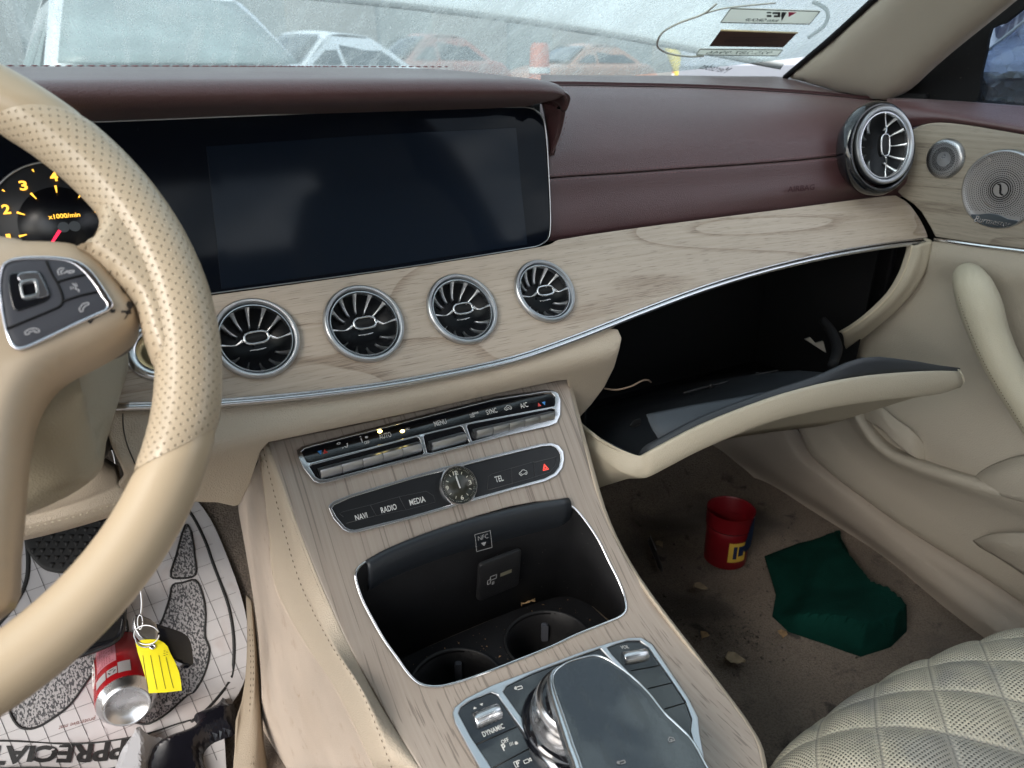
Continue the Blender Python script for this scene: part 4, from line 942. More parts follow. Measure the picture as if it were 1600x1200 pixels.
# ================================================================== STEERING COLUMN AND KNEE PANEL
col = thing('steering_column', (-.1, .55, -.25), 'beige plastic cover round the steering column behind the wheel', 'steering column')
m_colc = mat('column_cover', (.40, .36, .27), .45, nz=(5, .06), bump=(900, .0003, 'v'), dirt=[(15, .62, (.26, .20, .13), .5)])
Fcol = lambda P: P.y-(.505-.12*(P.z+.30)-.9*max(0, P.x+.0)**1.0*.3)
sheet('column_cover', sm([(-120, 540), (-40, 545), (60, 545), (120, 540), (146, 538), (149, 565), (157, 620), (166, 670), (164, 700), (150, 722), (120, 744), (80, 764), (36, 781), (-120, 830)], 3), smap(Fcol), 12, m_colc, col, thick=.10, pillow=.045, pw=70)
sheet('column_shade', sm([(120, 520), (158, 540), (166, 600), (172, 680), (174, 700), (155, 728), (120, 745), (60, 700)], 3), smap(lambda P: P.y-.60), 14, m_black, col, thick=.05, bevel=.003)  # black sheet standing for the shaded side of the column
# knee panel
knr = [([(-90, 760), (20, 752), (90, 742), (150, 712), (186, 728)], .68), ([(-90, 812), (20, 804), (80, 792), (140, 772), (188, 750)], .615), ([(-90, 818), (20, 810), (80, 798), (142, 778), (192, 757)], .606), ([(-90, 826), (20, 815), (82, 804), (145, 785), (200, 766)], .604),
       ([(-90, 838), (18, 826), (82, 813), (148, 795), (204, 776)], .602), ([(-90, 856), (18, 843), (82, 829), (150, 810), (207, 790)], .606), ([(-90, 862), (18, 848), (82, 834), (150, 815), (208, 796)], .64)]
knee = loft('knee_panel', [[pY(a, b, Y) for a, b in r] for r, Y in knr], m_beige, dash, 5, 4, .003)
A = Acc(); stitch('x', cat([pY(a, b, .6) for a, b in [(-90, 841), (18, 829), (82, 816), (148, 798), (204, 779)]], 8), None, None, ln=.0028, gap=.002, r=.0006, acc=A); A.mk('knee_stitching', m_thread, knee)
# ================================================================== PEDALS
m_rub = mat('black_rubber', (.014, .014, .014), .6, spec=.4, rnz=(30, .1), dirt=[(30, .62, (.08, .065, .05), .4)])
PP = pT(110, 850, .83); PN = V((-.05, -.75, .66)).normalized(); mpd = plane_map(PP, PN)
bp = thing('brake_pedal', PP, 'wide black rubber brake pedal with a raised triangle tread', 'pedal')
po = sm([(38, 830), (40, 855), (50, 872), (66, 888), (84, 893), (102, 894), (150, 886), (186, 874), (200, 860), (200, 800), (160, 790), (60, 805)], 3)
sheet('pedal_pad', po, mpd, 10, m_rub, bp, thick=.014, bevel=.003)
A = Acc(); tw = 15
for i in range(-1, 12):
    for j in range(0, 9):
        cx_, cy_ = 44+i*tw+(j % 2)*tw/2, 806+j*11
        if not inpoly(cx_, cy_, po) or dpoly(cx_, cy_, [po]) < 6: continue
        q = [mpd(cx_+dx, cy_+dy)[0] for dx, dy in ((-5, -4), (5, -4), (0, 5))]; c_ = (q[0]+q[1]+q[2])/3
        A.add(q+[p+PN*.0018+(c_-p)*.35 for p in q], [(3, 4, 5), (0, 1, 4, 3), (1, 2, 5, 4), (2, 0, 3, 5)])
A.mk('tread', m_rub, bp)
tube('pedal_arm', [mpd(120, 800)[0]-PN*.012, pT(118, 760, 1.0), pT(110, 700, 1.15)], .009, m_black, bp)
PP = pT(150, 1000, .86); PN2 = V((.05, -.8, .6)).normalized(); mpa = plane_map(PP, PN2)
ap = thing('accelerator_pedal', PP, 'glossy black accelerator pedal half hidden by the wheel rim', 'pedal')
sheet('pedal_pad', sm([(90, 955), (130, 930), (196, 930), (198, 960), (196, 982), (188, 1000), (165, 1014), (120, 1030), (95, 1036)], 3), mpa, 9, mat('glossy_rubber', (.012, .012, .013), .22, spec=.5, rnz=(20, .06)), ap, thick=.022, bevel=.004)
sheet('pedal_lip', sm([(95, 1010), (140, 1006), (176, 998), (187, 985), (191, 965), (194, 980), (186, 997), (165, 1008), (120, 1022), (95, 1026)], 2), mpa, 6, m_gloss, ap, thick=.002, lift=.002, bevel=.0006)
# ================================================================== PAPER MAT
m_paper = mat('dirty_white_paper', (.56, .54, .54), .7, spec=.3, nz=(9, .08), dirt=[(7, .55, (.45, .36, .33), .35), (18, .62, (.42, .33, .30), .35)])
m_ink = mat('black_ink', (.02, .02, .02), .7)
def mfw(lift):
    def m(x, y):
        P = hit(x, y, Ffl); N = grad(Ffl, P)
        return P+N*(lift+.003+.004*math.sin(P.x*31+P.y*9)*math.sin(P.y*27)), N
    return m
mat_o = [(-120, 850), (20, 838), (100, 815), (200, 790), (290, 770), (318, 795), (338, 830), (358, 880), (374, 925), (386, 975), (389, 1020), (385, 1055), (374, 1085), (350, 1130), (352, 1165), (340, 1250), (-120, 1260)]
pm_ = sheet('paper_floor_mat', sm(mat_o, 2), mfw(.0), 14, m_paper, None, thick=.0008, origin=(0, .85, -.7))
tag(pm_, 'crumpled white paper floor mat printed with two grey footprints', 'floor mat')
# woven-look footprint ink
def tweed():
    m = mat('tweed_print', (.30, .29, .29), .8); nt = m.node_tree; b = nt.nodes['Principled BSDF']
    tcn = nt.nodes.new('ShaderNodeTexCoord'); mpn = nt.nodes.new('ShaderNodeMapping'); mpn.inputs['Scale'].default_value = (520, 300, 300); mpn.inputs['Rotation'].default_value = (0, 0, .5); nt.links.new(tcn.outputs['Object'], mpn.inputs[0])
    ns = nt.nodes.new('ShaderNodeTexNoise'); ns.inputs['Scale'].default_value = 1; ns.inputs['Detail'].default_value = 1; nt.links.new(mpn.outputs[0], ns.inputs[0])
    rp = nt.nodes.new('ShaderNodeValToRGB'); rp.color_ramp.elements[0].position = .45; rp.color_ramp.elements[1].position = .53; rp.color_ramp.elements[0].color = (.06, .06, .065, 1); rp.color_ramp.elements[1].color = (.38, .365, .365, 1)
    nt.links.new(ns.outputs[0], rp.inputs[0]); nt.links.new(rp.outputs[0], b.inputs['Base Color']); return m
m_tw = tweed()
footL = sm([(15, 1105), (22, 1125), (35, 1138), (55, 1138), (80, 1125), (110, 1102), (135, 1068), (150, 1045), (162, 1020), (200, 985), (180, 950), (100, 1000), (20, 1070)], 3)
footR = sm([(305, 908), (316, 930), (321, 960), (320, 995), (327, 1015), (322, 1045), (308, 1075), (285, 1100), (255, 1125), (225, 1135), (200, 1120), (215, 1080), (240, 1040), (240, 1000), (255, 965), (265, 935), (270, 915), (285, 912)], 3)
heelR = sm([(267, 902), (275, 870), (290, 820), (298, 830), (304, 870), (305, 900), (285, 905)], 3)
for f_o, nm in ((footL, 'footprint'), (footR, 'footprint'), (heelR, 'heel_print')):
    fo = sheet(nm, f_o, mfw(.0004), 12, m_tw, pm_, thick=.0003); A = Acc(); tube('x', [mfw(.0008)(a, b)[0] for a, b in f_o], .0014, None, n=5, k=1, closed=True, acc=A); A.mk('footprint_outline', m_ink, fo)
A = Acc(); rr = random.Random(5)
def inkline(pts, r): 
    ps = [q for q in pts if inpoly(q[0], q[1], mat_o)]
    if len(ps) > 1: tube('x', [mfw(.0003)(a, b)[0] for a, b in ps], r, None, n=4, k=1, acc=A, caps=False)
for k in range(-3, 16):
    base = k*31
    inkline([(base-60+t*.42*1.0, 830+t) for t in range(0, 420, 18)], .00035)
for k in range(-2, 17):
    inkline([(t, 880+k*30-t*.36) for t in range(-100, 400, 18)], .0003)
A.mk('grid_print', mat('grey_ink', (.16, .15, .15), .7), pm_)
for pts, r in (([(40, 830), (44, 870), (42, 905), (30, 935), (0, 975), (-40, 1010)], .0028), ([(290, 790), (306, 815), (322, 850), (332, 880), (345, 915), (357, 950), (364, 990), (365, 1030), (360, 1062), (345, 1090), (325, 1115), (300, 1135)], .0022)):
    tube('border_line', [mfw(.0004)(a, b)[0] for a, b in pts], r, m_ink, pm_, n=6, k=4, flat=(.25, (0, -.3, 1)))
# THANK YOU-style lettering, read upside down from here: APPRECIATE
def arcpt(u, v):            # u 0..1 along the band (right to left), v 0..1 height
    x = 300-u*330; y0 = 1165+ (-.00028)*(x-60)**2*1.0+ (10 if x > 200 else 0)*0; sc = 1
    top = 1190-.00030*(x-90)**2; h = 30
    return x+v*8, top-(1-0)*0+(-h*v)+h*.0
m_out = mat('print_white', (.68, .66, .66), .7)
vt, ft, tw_, th_ = text_tris('APPRECIATE', .035)
for mm, lf, grow in ((m_ink, .0010, 0),):
    A = Acc(); Pp = []
    for (x, y) in vt:
        X_ = 236-x*278; yb = 1167+.00022*(X_-40)**2*-1.0; Y_ = 1197-.0009*max(0, X_-60)**2*.55-y*-1*-29+0
        a, b = X_+y*-6, Y_-29+(1-y)*0+ (29 - 29*(1-y))*1.0 if False else 1165+(y)*31-.0009*max(0, X_-60)**2*.6
        Pp.append(mfw(lf)(a, b)[0])
    A.add(Pp, ft); A.mk('mat_lettering', mm, pm_)
A = Acc()
tube('x', [mfw(.0006)(a, b)[0] for a, b in [(-60, 1158), (20, 1158), (95, 1162), (150, 1161), (200, 1154), (245, 1146), (275, 1138), (300, 1132)]], .0011, None, n=5, acc=A)
tube('x', [mfw(.0006)(a, b)[0] for a, b in [(-60, 1204), (60, 1204), (160, 1203), (190, 1196), (215, 1182)]], .0011, None, n=5, acc=A)
A.mk('lettering_outline', m_ink, pm_)
A = Acc(); f2, wd = onsurf(92, 1137, 150, 1122, mfw(.0004), 0); text('protective mat', lambda a, b, c=0: f2(-a, -b, c), wd, .006, acc=A, shear=.3); A.mk('small_print', mat('brown_ink', (.25, .12, .10), .7), pm_)
# ================================================================== SODA CAN
ca_b = pZ(200, 1108, -.668); ca_dir = V((.035, .9, -.10)).normalized()
ca_up = ca_dir; cxx = V((1, 0, 0)); cxx = (cxx-ca_up*cxx.dot(ca_up)).normalized(); cf = frame(ca_b+V((0, .004, 0)), cxx, ca_up.cross(cxx), ca_up)
can = thing('soda_can', ca_b, 'red and silver drinks can lying on the paper mat with its base towards the wheel', 'drinks can')
m_red_can = mat('red_can_paint', (.50, .012, .018), .25, .35, coat=.4)
lathe('can_body', [(.0318, .012), (.0331, .018), (.0331, .105), (.031, .112)], cf, m_red_can, can, n=56, sharp=False)
lathe('can_base', [(0, .0085), (.012, .0075), (.019, .0045), (.0225, .0012), (.0238, 0), (.0252, .0006), (.0275, .005), (.0305, .010), (.0320, .0125)], cf, mat('can_metal', (.74, .74, .75), .28, 1, rnz=(30, .08)), can, n=56, sharp=False)
lathe('can_lid', [(.031, .112), (.027, .118), (.0265, .119), (.025, .117), (0, .117)], cf, m_bright, can, n=48)
def canpatch(a0, a1, h0, h1, m, nm, lift=.0003, parent=None, n=10):
    vs = []
    for i in range(n+1):
        a = R_(a0+(a1-a0)*i/n)
        for h in (h0, h1): vs.append(cf((.0331+lift)*math.cos(a), (.0331+lift)*math.sin(a), h))
    return mk(nm, vs, [(2*i, 2*i+2, 2*i+3, 2*i+1) for i in range(n)], m, parent or can)
# angles: find the one facing the lens
best = max(range(0, 360, 5), key=lambda a: -(cf(.033*math.cos(R_(a)), .033*math.sin(R_(a)), .05)-ca_b).dot(CF)); A0 = best
m_silv = mat('label_silver', (.55, .53, .54), .4, .3); m_pink = mat('label_pink', (.55, .22, .26), .4)
def canfn(ac, hc): return lambda x, y, c=0: cf((.0337)*math.cos(R_(ac)+x/.033), (.0337)*math.sin(R_(ac)+x/.033), hc+y)
A0_ = A0
sgn = 1 if (canfn(A0, .05)(.005, 0)-canfn(A0, .05)(0, 0)).dot(CR) > 0 else -1
A0 = A0+sgn*22
def cfn2(dx, hc): return lambda x, y, c=0: cf(.0336*math.cos(R_(A0)+sgn*(dx+x)/.033), .0336*math.sin(R_(A0)+sgn*(dx+x)/.033), hc+y)
def cpatch(x0, x1, h0, h1, m, nm): 
    f_ = cfn2(0, 0); n = 10; vs = []
    for i in range(n+1):
        x = x0+(x1-x0)*i/n; vs += [f_(x, h0), f_(x, h1)]
    return mk(nm, vs, [(2*i, 2*i+2, 2*i+3, 2*i+1) for i in range(n)], m, can)
cpatch(-.009, .016, .048, .098, m_pink, 'info_panel'); cpatch(-.012, .003, .021, .036, m_silv, 'code_panel'); cpatch(.0045, .016, .022, .036, m_silv, 'recycling_panel'); cpatch(.017, .03, .020, .042, m_silv, 'info_panel')
A = Acc(); rr = random.Random(2)
f_ = lambda x, y: cf(.0339*math.cos(R_(A0)+sgn*x/.033), .0339*math.sin(R_(A0)+sgn*x/.033), y)
for k in range(7):
    for j in range(14):
        if rr.random() < .25: continue
        x = -.0075+k*.0031; y = .051+j*.0032; A.add([f_(x, y), f_(x+.0022*rr.uniform(.5, 1), y), f_(x+.0022, y+.0012), f_(x, y+.0012)], [(0, 1, 2, 3)])
A.mk('small_print', mat('maroon_print', (.25, .02, .04), .5), can)
A = Acc()
for k in range(3):
    a = R_(90+120*k); c0 = (.0102+.0032*math.cos(a), .029+.0032*math.sin(a)); t_ = a+math.pi/2
    for (l, wq) in ((.0026, .0013),):
        dx, dy = math.cos(t_)*l, math.sin(t_)*l; nx_, ny_ = -math.sin(t_)*wq, math.cos(t_)*wq
        A.add([f_(c0[0]-dx+nx_*.5, c0[1]-dy+ny_*.5), f_(c0[0]-dx-nx_*.5, c0[1]-dy-ny_*.5), f_(c0[0]+dx*.4-nx_*.5, c0[1]+dy*.4-ny_*.5), f_(c0[0]+dx*.4+nx_*.5, c0[1]+dy*.4+ny_*.5)], [(0, 1, 2, 3)])
        A.add([f_(c0[0]+dx*.4-nx_*1.1, c0[1]+dy*.4-ny_*1.1), f_(c0[0]+dx*1.2, c0[1]+dy*1.2), f_(c0[0]+dx*.4+nx_*1.1, c0[1]+dy*.4+ny_*1.1)], [(0, 1, 2)])
A.mk('recycling_mark', m_ink, can)
A = Acc()
for q, (yy, l) in enumerate(((.052, .011), (.066, .013), (.080, .013))):
    f3 = cfn2(-.0175, yy); tube('x', [f3(-.003+.0035*math.cos(t*.6), .0055*math.sin(t*.6)*1.1) for t in range(0, 10)], .0008, None, n=5, acc=A)
tube('x', [cfn2(-.0175, 0)(-.004, .04), cfn2(-.0175, 0)(.003, .05), cfn2(-.0175, 0)(.002, .09)], .0009, None, n=5, acc=A)
A.mk('white_script', m_print, can)
# ================================================================== HANGING WIRE, KEY, TAG
wr = [pT(170, 690, .72), pT(179, 715, .72), pT(183, 760, .72), pT(190, 805, .72), pT(205, 870, .72), pT(219, 920, .72), pT(221.5, 945, .72), pT(219, 968, .72)]
o = tube('hanging_wire', wr, .0011, m_alu, None, n=8, origin=wr[0]); tag(o, 'thin steel wire hanging from behind the steering column down to the key', 'wire')
KZ = .715
key = thing('car_key', pT(250, 1000, KZ), 'black car key with a satin metal end hanging on a wire over the can', 'key')
KPn = (-(ray(250, 1000).normalized())+V((.25, .1, .15))).normalized(); mk_ = plane_map(pT(250, 1000, KZ), KPn)
sheet('key_body', sm([(244, 975), (252, 977), (280, 986), (293, 994), (299, 1006), (302, 1028), (302, 1037), (297, 1040), (280, 1035), (262, 1024), (246, 1008)], 3), mk_, 6, m_gloss, key, thick=.012, bevel=.0028)
sheet('key_end', sm([(211, 962), (214, 960.5), (222, 962), (244, 974), (246, 999), (240, 1001), (222, 998), (212, 985), (209, 975)], 2), mk_, 5, m_chrome, key, thick=.010, lift=.0006, bevel=.0014)
def pringp(cx, cy, rx, ry, t, a0=0, a1=360, n=20, tilt=0): return [pT(cx+rx*math.cos(R_(a)), cy+ry*math.sin(R_(a)), t+tilt*math.cos(R_(a))) for a in [a0+(a1-a0)*i/n for i in range(n+1)]]
rg = thing('key_ring', pT(229, 990, .70), 'split steel ring holding the key and the yellow tag', 'key ring')
tube('ring', pringp(229, 992, 19.5, 15, .70, 0, 345), .0007, m_alu, rg, n=8, k=2)
tube('ring_loop', pringp(219, 972, 4, 11, .70), .0006, m_chrome, rg, n=8, k=2)
tube('tag_wire', [pT(211, 995, .70), pT(214, 1005, .698), pT(224, 1011, .698), pT(236, 1010, .698)], .0007, m_dark_metal, rg, n=6)
TGn = (-(ray(246, 1040).normalized())+V((-.1, 0, .05))).normalized(); mtg = plane_map(pT(246, 1040, .70), TGn)
m_tag = mat('yellow_card', (.80, .70, .015), .55, spec=.3, nz=(30, .04))
def tagcurve(x, y, P): return .004*math.sin((y-1000)/85*3.1)+.0015*math.sin((x-210)/70*4)
tgo = [(212, 1004), (221, 1000), (235, 999), (247, 999.5), (256, 1004), (262, 1010), (266, 1020), (274, 1035), (280, 1050), (283, 1066), (284, 1079), (258, 1082), (233, 1083), (229, 1062), (223, 1040), (216, 1020)]
gh = [(239+3*math.cos(k*.6), 1010.5+2.6*math.sin(k*.6)) for k in range(10)]
tg = sheet('yellow_tag', tgo, mtg, 5, m_tag, None, holes=[gh], thick=.0005, disp=tagcurve, origin=pT(246, 1040, .70)); tag(tg, 'curled yellow card tag with ruled lines hanging from the key ring', 'tag')
tgm = lambda l: (lambda x, y: (lambda P, N: P+N*(tagcurve(x, y, None)+l))(*mtg(x, y)))
tube('eyelet', [tgm(.0004)(239+3.6*math.cos(R_(a)), 1010.5+3.2*math.sin(R_(a))) for a in range(0, 360, 30)], .0011, m_bright, tg, n=8, k=2, closed=True)
A = Acc()
for (x0, y0, x1, y1) in ((224, 1024, 232, 1077), (236, 1024, 246, 1077), (249, 1024, 259, 1076), (260, 1027, 271, 1075)):
    tube('x', [tgm(.0003)(x0+(x1-x0)*t, y0+(y1-y0)*t+0) for t in (0, .25, .5, .75, 1)], .0002, None, n=4, acc=A)
for k in range(5): tube('x', [tgm(.0003)(256+(k % 2)*4, 1017+k*1.8), tgm(.0003)(258.5+(k % 2)*4, 1017.5+k*1.8)], .0003, None, n=4, k=1, acc=A)
A.mk('ruled_lines', mat('tag_ink', (.10, .09, .02), .7), tg)
# ================================================================== CRUMPLED BLACK BAG
def crumple(name, pts, mapf, step, m, amp, freq, seed, h, **k):
    rr = random.Random(seed); ph = [rr.uniform(0, 6) for _ in range(12)]; ol_ = sm(pts, 3)
    cells = [[(rr.uniform(min(p[0] for p in pts), max(p[0] for p in pts)), rr.uniform(min(p[1] for p in pts), max(p[1] for p in pts)), rr.uniform(-1, 1), rr.uniform(-1, 1), rr.uniform(-6, 6)) for _ in range(freq)] for _ in range(4)]
    def d(x, y, P):
        e = 0
        for q, cl_ in enumerate(cells): e += (1 if q % 2 else -1)*max((x-c[0])*c[2]+(y-c[1])*c[3]+c[4] for c in cl_)*.00042
        dd = min(1, dpoly(x, y, [ol_])/14)
        return (max(-.002, min(.022, e*amp)))*dd+h*math.sqrt(dd)
    return sheet(name, ol_, mapf, step, m, None, disp=d, smooth=False, **k)
m_bag = mat('black_plastic_film', (.008, .008, .012), .22, spec=.6, rnz=(20, .08))
bg_o = [(230, 1250), (236, 1180), (262, 1160), (300, 1148), (310, 1140), (304, 1130), (318, 1122), (340, 1112), (350, 1098), (355, 1100), (360, 1110), (366, 1105), (370, 1118), (368, 1150), (352, 1158), (330, 1168), (318, 1185), (325, 1215), (320, 1250)]
bag = crumple('plastic_bag', bg_o, mfw(.0), 4, m_bag, 1.0, 7, 4, .018, thick=.0006, origin=(.05, .74, -.66)); tag(bag, 'crumpled glossy black plastic bag at the corner of the paper mat', 'plastic bag')
m_film = mat('grey_film', (.42, .42, .44), .35, spec=.5)
fl_o = [(172, 1250), (186, 1190), (205, 1172), (222, 1153), (240, 1158), (262, 1160), (250, 1180), (240, 1205), (236, 1250)]
o = crumple('plastic_film', fl_o, mfw(.0), 5, m_film, .9, 7, 9, .014, thick=.0005, origin=(.0, .74, -.68)); tag(o, 'pale grey plastic film lying beside the black bag', 'plastic film')
# driver seat edge / seat rail cover beside the tunnel
ds = thing('driver_seat_side', pT(398, 1120, .86), 'stitched beige edge of the driver seat base beside the tunnel', 'seat base')
loft('side_cover', [[pT(372, 1125, .84), pT(383, 1060, .88), pT(386, 990, .93), pT(384, 930, .98)], [pT(366, 1230, .80), pT(392, 1120, .84), pT(398, 1030, .88), pT(392, 940, .95)], [pT(398, 1240, .80), pT(404, 1130, .84), pT(404, 1040, .89), pT(396, 950, .95)], [pT(424, 1240, .82), pT(412, 1150, .86), pT(408, 1060, .90), pT(398, 960, .96)]], mat('seat_side_leather', (.30, .245, .18), .6, bump=(900, .0003, 'v')), ds, 6, 5, .003)
A = Acc()
for dx in (0, 4): stitch('x', cat([pT(394+dx, 1240, .797), pT(390+dx, 1130, .838), pT(392+dx, 1050, .87), pT(390+dx, 980, .91)], 10), None, None, ln=.004, gap=.003, r=.0005, acc=A)
A.mk('seat_stitching', m_dthread, ds)
# ================================================================== GLOVE BOX
gb = thing('glove_box', (.72, .6, -.36), 'open glove box with a dark inside and its cream lid hanging down', 'glove box')
m_gbi = mat('glovebox_black', (.0045, .005, .006), .6, spec=.3); m_tray = mat('tray_dark', (.010, .012, .015), .5, spec=.4, rnz=(20, .08)); m_lit_patch = mat('tray_lit_grey', (.055, .065, .078), .75)
def quadbox(name, P8, m, parent, th=.003):
    fs = [(0, 1, 2, 3), (0, 4, 5, 1), (3, 2, 6, 7), (0, 3, 7, 4), (1, 5, 6, 2)]
    o = mk(name, [V(p) for p in P8], fs, m, parent, False); solid(o, th, 0); return o
# niche: back wall first, then mouth
quadbox('niche', [(.49, .80, -.185), (.985, .78, -.185), (.985, .78, -.46), (.49, .80, -.46), (.490, .615, -.242), (.992, .60, -.212), (.985, .60, -.46), (.49, .62, -.46)], m_gbi, gb)
T = [(900, 655), (912, 668), (930, 682), (950, 694), (972, 705), (990, 712), (1003, 715), (1012, 711), (1030, 701), (1100, 665), (1200, 626), (1280, 603), (1350, 590), (1420, 583.5), (1470, 581.5), (1500, 582)]
B = [(900, 668), (910, 684), (926, 703), (945, 720), (965, 735), (985, 744), (1003, 748), (1014, 746), (1032, 737), (1100, 702), (1200, 662), (1280, 642), (1350, 630), (1420, 622), (1470, 616), (1500, 606)]
TY = [.60, .575, .55, .53, .512, .50, .493, .488, .483, .468, .450, .437, .427, .420, .416, .414]
Tp = [pY(a, b, y) for (a, b), y in zip(T, TY)]; Bp = [pY(a, b, y-.002) for (a, b), y in zip(B, TY)]
mid = [(p+q)/2+V((0, -.0035, 0)) for p, q in zip(Tp, Bp)]
fw = lambda L, dy, dz: [p+V((0, dy, dz)) for p in L]
lid = loft('lid', [fw(Tp, .006, -.001), fw(Tp, .0015, .0012), fw(Tp, -.0012, -.002), mid, fw(Bp, -.001, .002), fw(Bp, .004, -.0015), fw(Bp, .03, -.016), fw(Bp, .14, -.10)], m_cream, gb, 3, 3, .002)
endc = [Tp[-1]+V((0, .001, .0008)), mid[-1], Bp[-1]+V((0, .003, -.001))]
loft('lid_end', [[p+V((0, .0, 0)) for p in endc], [p+V((.004, .004, 0)) for p in endc], [p+V((.0045, .02, -.002)) for p in endc]], m_cream, gb, 3, 3, .002)
R1 = [pY(a-1, b-2, y+.004) for (a, b), y in zip(T, TY)]
ins = [0, 1, 3, 4, 4, 3, 2, 12, 13, 13, 12, 15, 30, 20, 10, 7]
R2 = [pY(a+(-2 if i > 6 else 1)*0, b-k, y+.008) for i, ((a, b), y, k) in enumerate(zip(T, TY, ins))]
rimi = loft('lid_inner_rim', [R1, R2, fw(R2, .006, -.002), fw(R2, .012, -.012)], mat('rim_dark', (.03, .034, .04), .5), gb, 3, 3, .002)
loft('tray', [fw(R2, .012, -.010), fw(R2, .03, -.035), fw(R2, .10, -.05), [V((p.x*.9+.07, .76, -.45)) for p in R2]], m_tray, gb, 3, 4, .003)
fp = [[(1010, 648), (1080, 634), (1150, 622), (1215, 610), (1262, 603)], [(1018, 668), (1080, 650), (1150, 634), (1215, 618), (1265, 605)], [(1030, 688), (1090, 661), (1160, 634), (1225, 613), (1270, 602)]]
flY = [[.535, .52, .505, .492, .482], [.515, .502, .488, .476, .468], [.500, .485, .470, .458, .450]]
loft('tray_lit_patch', [[pY(a, b-1, y+.0) for (a, b), y in zip(r, ys)] for r, ys in zip(fp, flY)], m_lit_patch, gb, 4, 4, .002)  # lighter grey patch paints the sky light falling on the tray wall
tube('hinge_strut', [pY(1285, 500, .60), pY(1300, 520, .575), pY(1308, 545, .55), pY(1300, 572, .52)], [.006, .007, .007, .006], m_soft, gb, n=10)
sheet('hinge_plate', [(1258, 530), (1266, 527), (1274, 536), (1286, 533), (1291, 551), (1278, 543)], lambda x, y: (pY(x, y, .60), V((0, -1, 0))), 5, m_alu, gb, thick=.002)
tube('tray_rib', [pY(1068, 614, .60), pY(1110, 603, .60), pY(1180, 586, .59), pY(1215, 579, .59)], .0016, m_black, gb, n=6)
for q in ((1111, 603), (1183, 585)): lathe('tray_peg', [(0, .003), (.003, .0025), (.0036, 0)], frame(pY(q[0], q[1], .597), (1, 0, 0), (0, 0, 1), (0, -1, 0)), m_black, gb, n=14)
sheet('latch', [(985, 664), (991, 656), (1001, 653), (1003, 662), (992, 666)], lambda x, y: (pY(x, y, .545), V((0, -.6, .8))), 5, m_black, gb, thick=.004, bevel=.0008)
wi = tube('loose_wire', [pY(944, 607, .60), pY(962, 609, .59), pY(985, 604, .585), pY(1003, 595, .585), pY(1012, 594, .59), pY(1017, 597, .60)], .0011, mat('tan_wire', (.28, .2, .14), .6), None, n=6, origin=pY(962, 609, .59)); tag(wi, 'thin tan wire lying loose inside the glove box', 'wire')
# cream end cap of the dashboard around the opening
ec0 = [(1424, 383), (1420, 400), (1410, 428), (1392, 458), (1362, 488), (1336, 508), (1316, 520)]; ec1 = [(1456, 376), (1453, 402), (1438, 440), (1412, 474), (1382, 502), (1352, 526), (1322, 548)]
e0 = [pX(a, b, x) for (a, b), x in zip(ec0, (.975, .975, .972, .968, .962, .958, .955))]; e1 = [pX(a, b, x) for (a, b), x in zip(ec1, (.995, .997, .998, .998, .996, .994, .992))]
loft('end_cap', [fw(e0, .006, 0), fw(e0, .0, -.001), [(p*2+q)/3+V((-.004, -.004, 0)) for p, q in zip(e0, e1)], [(p+q*2)/3+V((-.003, -.002, 0)) for p, q in zip(e0, e1)], e1, fw([p+V((.012, 0, 0)) for p in e1], .02, 0)], m_cream, dash, 4, 4, .002)
tube('opening_edge', fw(e0, -.001, 0), .0012, m_thread, dash, n=6)

# ================================================================== PASSENGER DOOR
door = thing('passenger_door', (1.0, .35, -.65), 'cream leather passenger door with ash wood panel, two speakers and a grab handle', 'car door')
DT = [(-.9, 1.03), (-.66, 1.03), (-.60, 1.022), (-.48, 1.018), (-.36, 1.012), (-.26, 1.006), (-.225, .999), (-.212, 1.0), (-.20, 1.001), (-.10, 1.001), (-.06, 1.004), (0, 1.03)]
def Fdr(P): return P.x-lerp(DT, P.z)
mdr = smap(Fdr)
def uvd(P, x, y): return (P.y+P.z*.35+5, P.z*1.1)
dwo = sm([(1420, 206), (1440, 195), (1470, 191), (1520, 196.5), (1570, 205), (1630, 216)], 3, False)+[(1630, 393)]+sm([(1600, 389), (1530, 380.5), (1461, 370)], 3, False)+[(1452, 352), (1440, 332), (1426, 318), (1410, 308), (1400, 298), (1400, 230)]
SPC = [((1477.5, 248), .050), ((1565, 296), .094)]
SNd = V((-.99, .03, -.06)).normalized()
dn = lambda lift: (lambda x, y: (lambda P, N: (P+N*lift, N))(*mdr(x, y)))
sheet('wood_panel', dwo, mdr, 12, wood('door_ash_wood', (.34, .30, .245), (.27, .235, .19), (.15, .115, .085), gs=1.1), door, thick=.004, uvf=uvd, bevel=.0015)
tube('metal_strip', [dn(.001)(a, b)[0] for a, b in sm([(1461, 374), (1530, 384), (1600, 392.5), (1640, 398)], 3, False)], .0026, m_bright, door, n=8, k=1)
m_doorl = mat('door_leather', (.43, .385, .315), .5, spec=.4, nz=(4, .05), bump=(800, .0004, 'v'), dirt=[(190, .735, (.05, .04, .03), .8)])
dlo = [(1440, 380), (1461, 377), (1530, 387), (1600, 396), (1640, 402), (1640, 800), (1600, 790), (1480, 755), (1400, 730), (1340, 690), (1300, 640), (1280, 560), (1330, 520), (1380, 480), (1425, 430)]
def dbul(x, y, P):
    # soft shoulder under the metal strip and the map pocket swelling
    return .004*math.exp(-((P.z+.235)/.02)**2)+.010*math.exp(-((P.z+.50)/.05)**2)
dl = sheet('leather_panel', dlo, mdr, 14, m_doorl, door, thick=.004, disp=dbul)
